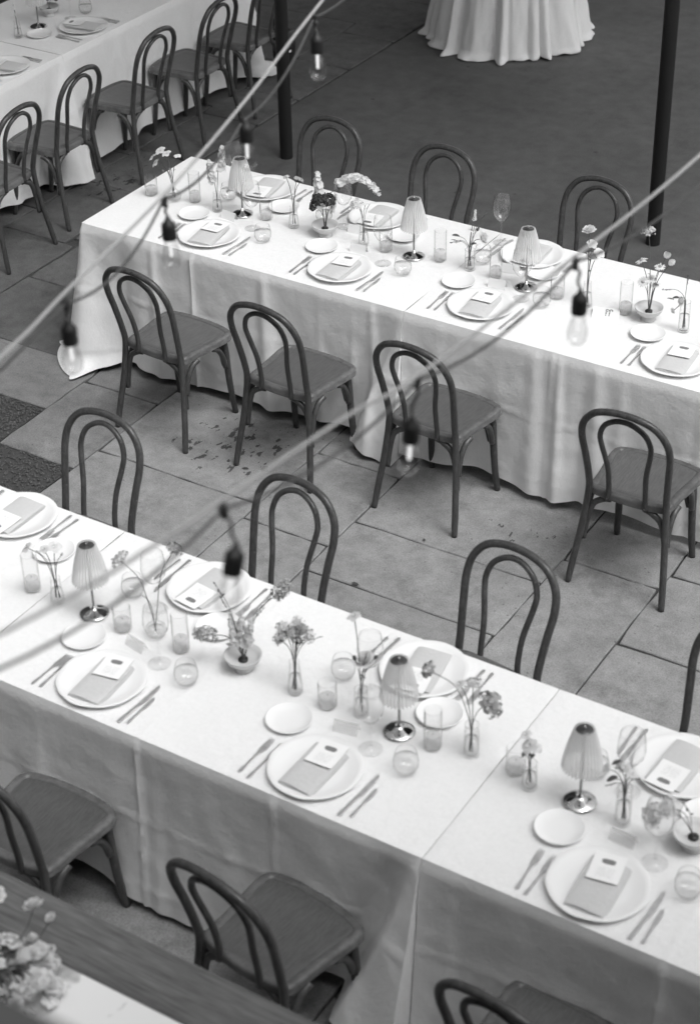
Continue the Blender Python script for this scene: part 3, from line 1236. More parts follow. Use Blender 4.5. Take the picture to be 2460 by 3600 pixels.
b = MB()
b.bar([(0, 0, .001, .0035), (0, .004, .001, .0062), (0, .014, .001, .0068), (0, .03, .0015, .0048), (0, .055, .003, .0034), (0, .085, .005, .0027), (0, .104, .0045, .0032), (0, .112, .003, .0075), (0, .122, .0018, .0108), (0, .135, .0012, .0115), (0, .139, .0012, .0115)], .0022)
for k in range(4):
    x = -.0090 + .006 * k
    b.bar([(x, .136, .0012, .0019), (x, .155, .0016, .0017), (x * .96, .176, .004, .0013), (x * .94, .182, .006, .0006)], .0018)
forkm = b.mesh('fork', 'silver', True, 50)
b = MB()
b.bar([(0, 0, .001, .003), (0, .004, .001, .0066), (0, .016, .001, .0072), (0, .04, .001, .0056), (0, .085, .001, .0050), (0, .096, .001, .0060), (0, .100, .001, .0042)], .005)
b.bar([(.0004, .100, .002, .0045), (.0016, .108, .002, .0078), (.0016, .15, .002, .0088), (.0006, .19, .002, .0082), (-.0016, .212, .002, .0052), (-.004, .220, .002, .0010)], .0016)
knifem = b.mesh('knife', 'silver', True, 50)
b = MB()
b.bar([(0, 0, .001, .0025), (0, .004, .001, .0055), (0, .014, .001, .0058), (0, .03, .001, .0042), (0, .07, .001, .0036), (0, .078, .001, .0048), (0, .081, .001, .0034)], .0042)
b.bar([(0, .081, .002, .0036), (.001, .09, .002, .0066), (.001, .12, .002, .0072), (0, .138, .002, .0062), (-.002, .148, .002, .0012)], .0015)
knifem2 = b.mesh('butter_knife', 'silver', True, 50)

# water tumbler (rounded stemless)
b = MB()
b.lathe([(.001, .001), (.022, .001), (.033, .008), (.0405, .026), (.0415, .045), (.037, .070), (.0335, .084), (.0322, .0845), (.0325, .083), (.0360, .069), (.0402, .045), (.039, .027), (.031, .0105), (.02, .006), (.001, .006)], 32)
tm = b.mesh('glass', 'glass')
b = MB()
b.lathe([(.001, .0065), (.02, .0068), (.0308, .011), (.0388, .0275), (.0400, .045), (.0388, .052), (.001, .0525)], 32)
wm = b.mesh('water', 'water')
tumbler = [('glass', tm, []), ('water', wm, [])]
# wine glass
b = MB()
b.lathe([(.001, .001), (.038, .001), (.039, .0022), (.03, .004), (.008, .008), (.0042, .02), (.0036, .06), (.0038, .10), (.008, .112), (.025, .125), (.040, .150), (.0445, .175), (.042, .21), (.0375, .24), (.0366, .2405), (.0368, .239), (.0412, .21), (.0436, .175), (.0392, .151), (.0243, .1265), (.006, .114), (.001, .112)], 32)
wineg = [('wine_glass', b.mesh('wine_glass', 'glass'), [])]


def flute(k, amp):
    return lambda a, i, r, z: 1 + (amp * abs(math.sin(k * a / 2)) if r > .015 else 0)


def votive(r, h, wax):
    b = MB()
    b.lathe([(.001, .001), (r * .9, .001), (r, .005), (r, h * .5), (r, h - .004), (r + .0008, h - .001), (r, h), (r - .0018, h), (r - .0024, h - .003), (r - .0026, h * .5), (r - .0026, .009), (r * .8, .006), (.001, .006)], 64, None, flute(32, .05))
    g = b.mesh('glass', 'ribglass')
    b = MB()
    b.lathe([(.001, .0065), (r - .004, .0065), (r - .0038, wax - .002), (r - .006, wax), (r * .5, wax - .001), (.001, wax - .001)], 32)
    wx = b.mesh('candle', 'wax')
    b = MB()
    b.tube([(0, 0, wax - .001), (.0008, 0, wax + .009)], .0009, 6)
    return [('glass', g, []), ('candle', wx, [('wick', b.mesh('wick', 'black'))])]


tallv = votive(.0275, .155, .055)
shortv = votive(.030, .100, .045)

# table lamp
b = MB()
b.lathe([(.001, .001), (.049, .001), (.0525, .003), (.0525, .005), (.049, .008), (.040, .0125), (.028, .017), (.016, .021), (.008, .026), (.005, .034), (.001, .036)], 48)
lamp_base = b.mesh('base', 'chrome')
b = MB()
b.lathe([(.0044, .030), (.0044, .288), (.001, .289)], 14)
lamp_stem = b.mesh('stem', 'brushed')
b = MB()
NP = 30
vs, fs = [], []
SG = NP * 6
rowsz = [.150, .153, .162, .185, .21, .235, .26, .28, .296]
for ri, z in enumerate(rowsz):
    tt = (z - .15) / .146
    r0 = .061 * (1 - tt) + .0295 * tt + .003 * math.sin(PI * tt)
    for k in range(SG):
        a = 2 * PI * k / SG
        c = math.cos(NP * a)
        amp = (.0036 - .0016 * tt)
        rr_ = r0 + amp * c
        zz = z - (.005 * abs(math.cos(NP * a / 2)) if ri == 0 else (.003 * abs(math.cos(NP * a / 2)) if ri == 1 else 0))
        vs.append((rr_ * math.cos(a), rr_ * math.sin(a), zz))
for ri in range(len(rowsz) - 1):
    for k in range(SG):
        k2 = (k + 1) % SG
        fs.append((ri * SG + k, ri * SG + k2, (ri + 1) * SG + k2, (ri + 1) * SG + k))
b.add(vs, fs)
lamp_shade = b.mesh('lamp_shade', 'shade')
b = MB()
b.lathe([(.001, .287), (.0265, .287), (.0275, .289), (.0265, .291), (.001, .292)], 32)
lamp_cap = b.mesh('cap', 'dark_cap')
b = MB()
b.lathe([(.001, .29), (.0035, .291), (.0032, .297), (.0045, .300), (.003, .304), (.001, .305)], 12)
lamp_fin = b.mesh('finial', 'chrome')
b = MB()
b.lathe([(.0035, .20), (.009, .205), (.0095, .24), (.006, .252), (.001, .253)], 14)
lamp_led = b.mesh('lamp_holder', 'card')
lampp = [('base', lamp_base, []), ('stem', lamp_stem, [('lamp_holder', lamp_led)]), ('lamp_shade', lamp_shade, [('cap', lamp_cap), ('finial', lamp_fin)])]


# bud vases
def vase(kind, h):
    b = MB()
    if kind == 'round':
        prof = [(.001, .001), (.022, .001), (.033, .010), (.037, .026), (.033, .042), (.018, .056), (.0105, .066), (.0100, h - .004), (.012, h), (.0108, h), (.0088, h - .004), (.0092, .066), (.0165, .055), (.0315, .041), (.0352, .026), (.031, .011), (.02, .006), (.001, .006)]
    elif kind == 'taper':
        prof = [(.001, .001), (.023, .001), (.0252, .006), (.0235, h * .35), (.018, h * .75), (.0165, h - .004), (.0175, h), (.0160, h), (.0148, h - .004), (.0162, h * .75), (.0217, h * .35), (.0232, .010), (.02, .007), (.001, .007)]
    else:
        prof = [(.001, .001), (.024, .001), (.0255, .005), (.0235, .014), (.0235, h * .6), (.0215, h - .01), (.023, h), (.0215, h), (.0198, h - .01), (.0217, h * .6), (.0217, .014), (.02, .009), (.001, .009)]
    b.lathe(prof, 40, None, flute(20, .03) if kind != 'round' else None)
    g = b.mesh('glass', 'ribglass' if kind != 'round' else 'glass')
    b = MB()
    wl = h * (.55 if kind != 'round' else .32)
    rw = {'round': .030, 'taper': .0205, 'cyl': .0212}[kind]
    b.lathe([(.001, .0095), (rw * .9, .0095), (rw, .013), (rw * (.92 if kind != 'cyl' else 1), wl), (.001, wl + .0005)], 24)
    return [('glass', g, []), ('water', b.mesh('water', 'water'), [])]


def bowlp(r):
    b = MB()
    b.lathe([(.001, .002), (.030, .002), (.031, 0), (.034, .001), (.030, .012), (.028, .020), (.040, .027), (.055, .040), (r, .058), (r + .001, .061), (r - .002, .0625), (.052, .047), (.036, .036), (.001, .034)], 44)
    g = b.mesh('bowl', 'stoneware')
    b = MB()
    b.lathe([(.001, .034), (.016, .0345), (.016, .043), (.001, .044)], 20)
    return [('bowl', g, []), ('pin_holder', b.mesh('pin_holder', 'black'), [])]


bowl_proto = bowlp(.0635)

# place card (folded vellum / card tent)
b = MB()
for s in (1, -1):
    b.add([(-.042, s * .018, 0), (.042, s * .018, 0), (.042, 0, .040), (-.042, 0, .040), (-.042, s * .0175, 0), (.042, s * .0175, 0), (.042, 0, .0395), (-.042, 0, .0395)],
          [(0, 1, 2, 3), (7, 6, 5, 4)])
tent_v = b.mesh('place_card', 'vellum', False)
tent_c = b.mesh('place_card', 'card', False)

# ------------------------------------------------------------------ place settings
SET = [
    ('A1', -3.285, 3.612, 0, "at the front table's near edge, leftmost setting"),
    ('A2', -2.444, 3.609, 0, "at the front table's near edge, middle setting"),
    ('A3', -1.475, 3.606, 0, "at the front table's near edge, rightmost setting"),
    ('A4', -4.158, 4.215, 180, "at the front table's far edge, first setting from left"),
    ('A5', -3.272, 4.208, 180, "at the front table's far edge, second setting from left"),
    ('A6', -2.393, 4.200, 180, "at the front table's far edge, third setting from left"),
    ('A7', -1.470, 4.195, 180, "at the front table's far edge, fourth setting from left"),
    ('B1', -4.925, 6.535, 0, "at the middle table's near edge, first setting from left"),
    ('B2', -4.189, 6.542, 0, "at the middle table's near edge, second setting from left"),
    ('B3', -3.456, 6.552, 0, "at the middle table's near edge, third setting from left"),
    ('B4', -2.508, 6.530, 0, "at the middle table's near edge, fourth setting from left"),
    ('B5', -4.976, 7.105, 180, "at the middle table's far edge, first setting from left"),
    ('B6', -4.316, 7.105, 180, "at the middle table's far edge, second setting from left"),
    ('B7', -3.485, 7.110, 180, "at the middle table's far edge, third setting from left"),
    ('C1', -7.266, 8.510, 90, 'on the side table at upper left, by the lamp'),
    ('C2', -7.250, 7.760, 90, 'on the side table, cut by the left picture edge'),
]
rs = random.Random(5)
for i, (key, px, py, a, ph) in enumerate(SET):
    ca, sa = math.cos(R(a)), math.sin(R(a))

    def at(dx, dy, z=0.):
        return (px + ca * dx - sa * dy, py + sa * dx + ca * dy, TZ + z)

    def jit(s=.012):
        return rs.uniform(-s, s)
    far = a == 180
    place(plates[i % 3], 'dinner_plate', 'large white wavy-edged dinner plate ' + ph, 'plate', at(0, 0), R(a + i * 37), 'dinner plates')
    na = R(a) + rs.uniform(-.13, .11) + .06
    ny_ = -.012 if not far else .01
    nl = at(jit(.006) + .004, ny_, .0095)
    tag(link('napkin', napkins[i % 3], None, nl, (0, 0, na)), 'folded grey linen napkin ' + ph, 'napkin', 'folded napkins')
    up_ = Vector((-math.sin(na), math.cos(na)))
    ml = (nl[0] + up_.x * .070 + jit(.004), nl[1] + up_.y * .070, nl[2] + .0205)
    tag(link('menu_card', menum, None, ml, (R(-1.5), 0, na + rs.uniform(-.12, .12))), 'printed menu card on the napkin ' + ph, 'menu', 'menu cards')
    sp = (-.200, .155) if not far else (-.152, .165)
    if key == 'A4':
        sp = (-.262, .105)
    if key == 'B5':
        sp = (-.19, .13)
    if key == 'B6':
        sp = (-.205, .115)
    if key == 'B7':
        sp = (-.125, .14)
    if key == 'C1':
        sp = (-.235, .15)
    if key != 'C2':
        place(sidep, 'side_plate', 'small white side plate ' + ph, 'plate', at(*sp), R(a + i * 50), 'side plates')
    kx = 1.0
    fy = -.130 if not far else -.112
    for dx, nm in ((-.200, 'outer'), (-.165, 'inner')):
        tag(link('fork', forkm, None, at(dx + jit(.004), fy + jit(.006)), (0, 0, R(a) + jit(.05))), nm + ' silver fork ' + ph, 'fork', 'forks')
    tag(link('knife', knifem, None, at(.166 + jit(.004), fy + jit(.006)), (0, 0, R(a) + jit(.05) - .03)), 'silver dinner knife ' + ph, 'knife', 'dinner knives')
    tag(link('butter_knife', knifem2, None, at(.200 + jit(.004), fy + .006 + jit(.006)), (0, 0, R(a) + jit(.06))), 'short silver butter knife ' + ph, 'knife', 'butter knives')
    wt = {'A1': (.240, .144), 'A2': (.242, .144), 'A3': (.231, .110), 'B1': (.25, .09), 'B2': (.266, .119), 'B3': (.225, .15), 'B5': (.11, .173), 'B7': (.176, .163)}.get(key, (.22, .155))
    if key not in ('C2',):
        place(tumbler, 'water_glass', 'rounded water glass half full ' + ph, 'glass', at(*wt), R(a + i * 20), 'water glasses')
    wn = {'A1': (.103, .178), 'A2': (.095, .175), 'A3': (.10, .175), 'B1': (.13, .178), 'B2': (.132, .165), 'B3': (.116, .16), 'B4': (.12, .17), 'B6': (.109, .152), 'B7': (.199, -.06), 'B5': (.16, .05)}.get(key, (.10, .178))
    if key not in ('C2', 'A4'):
        place(wineg, 'wine_glass', 'clear stemmed wine glass ' + ph, 'glass', at(*wn), R(i * 20), 'wine glasses')
    if key in ('A1', 'A2', 'A3', 'B1', 'B2', 'B3'):
        tag(link('place_card', tent_c if key[0] == 'B' else tent_v, None, at(-.018 if key[0] == 'A' else -.03, .212), (0, 0, R(a) + jit(.2))), 'small folded place card ' + ph, 'card', 'place cards')
    if key in ('B6', 'B7'):
        tag(link('place_card', tent_c, None, at(.02, .18), (0, 0, R(a) + jit(.2))), 'white place card ' + ph, 'card', 'place cards')

# table number tent on the middle table
tn = thing('table_number', 'white table number card lying on the middle table beside a candle glass', 'card', (-2.945, 6.765, TZ), R(18))
b = MB()
b.add([(-.06, -.05, 0), (.06, -.05, 0), (.06, .03, .022), (-.06, .03, .022), (.06, .05, 0), (-.06, .05, 0)], [(0, 1, 2, 3), (3, 2, 4, 5)])
link('card', b.mesh('card', 'card', False), tn)
b = MB()
sl = Matrix.Translation((0, -.01, .0118)) @ Matrix.Rotation(math.atan2(.022, .08), 4, 'X')


def flat_ring(cx, cy, r0, r1, seg=16, arcs=2 * PI, st=0):
    vs, fs = [], []
    n = seg + 1
    for k in range(n):
        aa = st + arcs * k / seg
        vs += [(cx + r0 * math.cos(aa), cy + r0 * math.sin(aa), .0006), (cx + r1 * math.cos(aa), cy + r1 * math.sin(aa), .0006)]
    for k in range(seg):
        fs.append((2 * k, 2 * k + 1, 2 * k + 3, 2 * k + 2))
    b.add(vs, fs, sl)


flat_ring(.004, .022, .0045, .0085, 16, PI * 1.6, .3)
flat_ring(.020, .022, .0045, .0085, 16, PI * 1.6, -.6)
for (cx, cy, sx, sy) in ((.000, .004, .005, .013), (.015, .004, .005, .013)):
    b.add([(cx - sx / 2, cy - sy / 2, .0006), (cx + sx / 2, cy - sy / 2, .0006), (cx + sx / 2, cy + sy / 2, .0006), (cx - sx / 2, cy + sy / 2, .0006)], [(0, 1, 2, 3)], sl)
flat_ring(.000, -.010, 0, .003)
flat_ring(.015, -.010, 0, .003)
link('printed_mark', b.mesh('printed_mark', 'ink', False), tn)

# lamps
for x, y, lab in ((-3.544, 3.898, 'pleated-shade table lamp on the front table, leftmost'), (-2.314, 3.902, 'pleated-shade table lamp at the middle of the front table'), (-1.677, 3.903, 'pleated-shade table lamp on the front table, rightmost'),
                  (-4.928, 6.821, 'pleated-shade table lamp on the middle table, behind the hanging bulb'), (-3.969, 6.841, 'pleated-shade table lamp on the middle table, left of the cloth joint'), (-3.371, 6.824, 'pleated-shade table lamp on the middle table, right of the cloth joint'),
                  (-7.521, 8.396, 'table lamp on the side table at upper left, only stem and base visible')):
    place(lampp, 'table_lamp', lab, 'lamp', (x, y, TZ), rs.uniform(0, 6), 'table lamps')
# candles
for x, y, lab in ((-3.820, 3.897, 'tall ribbed candle glass on the front table, leftmost'), (-3.162, 3.888, 'tall ribbed candle glass on the front table, left of the flower bowl'), (-2.185, 3.892, 'tall ribbed candle glass on the front table, right of the middle lamp'),
                  (-5.217, 6.826, 'tall ribbed candle glass at the left end of the middle table'), (-3.841, 6.865, 'tall ribbed candle glass on the middle table, right of the second lamp'), (-3.537, 6.841, 'tall ribbed candle glass on the middle table, left of the third lamp'),
                  (-2.879, 6.821, 'tall ribbed candle glass on the middle table, rightmost, by the number card')):
    place(tallv, 'candle_glass', lab, 'candle', (x, y, TZ), 0, 'tall candle glasses')
for x, y, lab in ((-3.403, 3.878, 'short ribbed candle glass on the front table, right of the left lamp'), (-2.579, 3.893, 'short ribbed candle glass at the centre of the front table'), (-1.909, 3.926, 'short ribbed candle glass on the front table, just right of the cloth joint'),
                  (-5.456, 6.785, 'short ribbed candle glass at the far left end of the middle table'), (-4.797, 6.836, 'short ribbed candle glass on the middle table, right of the first lamp'), (-4.114, 6.828, 'short ribbed candle glass on the middle table, left of the second lamp'),
                  (-3.207, 6.808, 'short ribbed candle glass on the middle table, right of the third lamp')):
    place(shortv, 'candle_glass', lab, 'candle', (x, y, TZ), 0, 'short candle glasses')

# ------------------------------------------------------------------ flowers
def petal(b, ln, wd, base_r, az, tilt, curl, cup=.15, rows=4):
    """one petal: grid 3 x rows; tilt = angle above horizontal at its root, curl = change of that angle to the tip"""
    ca, sa = math.cos(az), math.sin(az)
    vs, fs = [], []
    r, z = base_r, 0
    for i in range(rows + 1):
        t = i / rows
        an = tilt + curl * t
        if i:
            r += ln / rows * math.cos(an)
            z += ln / rows * math.sin(an)
        hw = wd * (math.sin(PI * min(1, .12 + .80 * t)) ** .8)
        for k in (-1, 0, 1):
            zz = z + (cup * hw if k else 0)
            x, y = r, k * hw
            vs.append((x * ca - y * sa, x * sa + y * ca, zz))
    for i in range(rows):
        for k in range(2):
            a = i * 3 + k
            fs.append((a, a + 3, a + 4, a + 1))
    b.add(vs, fs)


def xform(b0, b1, mat):
    b1.add(b0.v, b0.f, mat)


rf = random.Random(99)


def floret(n=5, ln=1., wd=.45, tilt=.35, curl=-.4):
    b = MB()
    for k in range(n):
        petal(b, ln, wd, .08, 2 * PI * k / n + rf.uniform(-.15, .15), tilt + rf.uniform(-.15, .15), curl, .2, 3)
    return b


def dirmat(d, loc, s=1., spin=None):
    q = Vector(d).normalized().to_track_quat('Z', 'Y').to_matrix().to_4x4()
    return Matrix.Translation(loc) @ q @ Matrix.Rotation(rf.uniform(0, 6.3) if spin is None else spin, 4, 'Z') @ Matrix.Scale(s, 4)


def rdir(zmin=-1):
    while True:
        v = Vector((rf.gauss(0, 1), rf.gauss(0, 1), rf.gauss(0, 1)))
        if v.length > .1:
            v.normalize()
            if v.z >= zmin:
                return v


FL = {}


def variants(name, fn, n=2):
    FL[name] = [fn(k) for k in range(n)]


def f_orchid(k):
    b = MB()
    for j in range(5):
        petal(b, .95, .52, .05, 2 * PI * j / 5 + rf.uniform(-.1, .1), rf.uniform(.1, .45), -.5, .18, 4)
    for j in range(3):
        petal(b, .4, .2, .03, 2 * PI * j / 3, 1.0, -.4, .3, 3)
    return b.mesh('blossom', 'petal')


def f_ranun(k):
    b = MB()
    for ring, (n, ln, tl, cu) in enumerate(((5, .75, 1.45, .5), (6, .9, 1.05, .4), (7, 1.0, .65, .3), (7, 1.05, .25, .15))):
        for j in range(n):
            petal(b, ln, .45, .05 + .02 * ring, 2 * PI * j / n + ring * .4 + rf.uniform(-.1, .1), tl, cu, .25, 4)
    return b.mesh('blossom', 'petal')


def f_tulip(k):
    b = MB()
    for j in range(6):
        petal(b, 1.3, .48, .08, PI * j / 3 + (.2 if j % 2 else 0), 1.0, .45 if j % 2 else .2, .35, 5)
    return b.mesh('blossom', 'petal')


def f_daisy(k):
    b = MB()
    for j in range(14):
        petal(b, .85, .17, .2, 2 * PI * j / 14, rf.uniform(-.1, .3), -.3, .1, 3)
    return b.mesh('blossom', 'petal')


def ball(mat, n, fl, s, zmin=-.6, stretch=(1, 1, 1), rough=.12, inner=.35):
    b = MB()
    for j in range(n):
        d = rdir(zmin)
        rr_ = 1 + rf.uniform(-rough, rough)
        p = Vector((d.x * stretch[0], d.y * stretch[1], d.z * stretch[2])) * rr_ * .86
        xform(fl, b, dirmat(d + rdir() * .35, p, s * rf.uniform(.75, 1.25)))
    return b.mesh('blossom', mat)


def f_hyd(mat):
    return lambda k: ball(mat, 170, floret(4, 1, .5, .3, -.3), .15, -.5, (1, 1, .85), .28)


def f_comb(k):
    return ball('petal_grey', 220, floret(4, 1, .5, .5, -.2), .125, -.8, (.7, .7, 1.25), .28)


def f_carn(k):
    return ball('petal_dark', 130, floret(3, 1, .6, 1.0, -.5), .26, -.35, (1, 1, .8), .2)


def f_umbel(mat, n=46):
    def g(k):
        b = MB()
        st = floret(5, 1, .4, .3, -.2)
        for j in range(n):
            d = rdir(.15)
            p = d * rf.uniform(.8, 1.0)
            p.z *= .65
            b.tube([(0, 0, -.45), p * .5 + Vector((0, 0, -.18)), p], .014, 3, caps=False)
            for q in range(3):
                xform(st, b, dirmat(d + rdir() * .5, p + rdir() * .09, rf.uniform(.10, .17)))
        return b.mesh('blossom', mat)
    return g


def f_lace(k):
    b = MB()
    st = floret(5, 1, .5, .5, -.3)
    for j in range(70):
        d = rdir(-.5)
        p = d * rf.uniform(.55, 1.0)
        b.tube([(0, 0, -.6), p], .015, 3, caps=False)
        xform(st, b, dirmat(d + rdir() * .4, p, rf.uniform(.11, .20)))
    return b.mesh('blossom', 'petal_grey' if k % 2 == 0 else 'petal_mid')


def f_spike(k):
    """unit length spike pointing up from -1 to 0 (tip at origin)"""
    b = MB()
    st = floret(5, 1, .55, .35, -.3)
    n = 26
    for j in range(n):
        t = j / n
        a = j * 2.4 + rf.uniform(-.5, .5)
        z = -1 + t + rf.uniform(-.03, .03)
        rad = .105 * (1 - .6 * t) * rf.uniform(.6, 1.3)
        d = Vector((math.cos(a), math.sin(a), .45))
        xform(st, b, dirmat(d, (rad * math.cos(a), rad * math.sin(a), z), .15 * (1 - .55 * t) * rf.uniform(.7, 1.3)))
    return b.mesh('blossom', 'petal')


def f_arch(k):
    b = MB()
    st = floret(5, 1, .55, .35, -.3)
    n = 60
    for j in range(n):
        t = j / n
        a = j * 2.4
        ax = Vector((t - .5, 0, .30 * (1 - (2 * t - .75) ** 2)))
        rad = .07 * (1 - .35 * t)
        d = Vector((0, math.cos(a), math.sin(a) * .9 + .35))
        d = d + rdir() * .4
        xform(st, b, dirmat(d, ax + d * rad * rf.uniform(.5, 1.3), .085 * (1 - .3 * t) * rf.uniform(.7, 1.4)))
    return b.mesh('blossom', 'petal')


def f_bud(mat):
    def g(k):
        b = MB()
        b.lathe([(.001, -1), (.45, -.7), (.6, -.1), (.4, .6), (.001, 1.1)], 8)
        return b.mesh('bud', mat)
    return g


def f_twig(k):
    b = MB()
    b.tube([(0, 0, -1), (.06, .03, -.5), (0, 0, 0)], .014, 4)
    lf_ = MB()
    petal(lf_, 1, .3, 0, 0, .3, -.2, .1, 3)
    for j in range(9):
        t = j / 9
        d = Vector((math.cos(j * 2.4), math.sin(j * 2.4), .6))
        xform(lf_, b, dirmat(d, (.03 * math.sin(3 * t), 0, -1 + t), rf.uniform(.10, .2)))
    return b.mesh('twig', 'twig')


def f_leaf(mat):
    def g(k):
        b = MB()
        petal(b, 1.6, .42, -.8, 0, .25, -.5, .25, 6)
        return b.mesh('leaf', mat)
    return g


variants('orchid', f_orchid, 3)
variants('ranun', f_ranun)
variants('tulip', f_tulip)
variants('daisy', f_daisy)
variants('hyd', f_hyd('petal_grey'))
variants('hydw', f_hyd('petal'))
variants('comb', f_comb)
variants('carn', f_carn)
variants('umbel', f_umbel('petal_mid'))
variants('umbelg', f_umbel('petal_grey'))
variants('lace', f_lace)
variants('spike', f_spike)
variants('spikearch', f_arch, 1)
variants('bud', f_bud('petal_mid'))
variants('budd', f_bud('leafd'))
variants('twig', f_twig)
variants('leaf', f_leaf('leaf'))
variants('leafd', f_leaf('leafd'))
b = MB()
b.lathe([(.32, 0), (.28, .12), (.15, .2), (.001, .22)], 12)
heart = b.mesh('flower_heart', 'pistil')

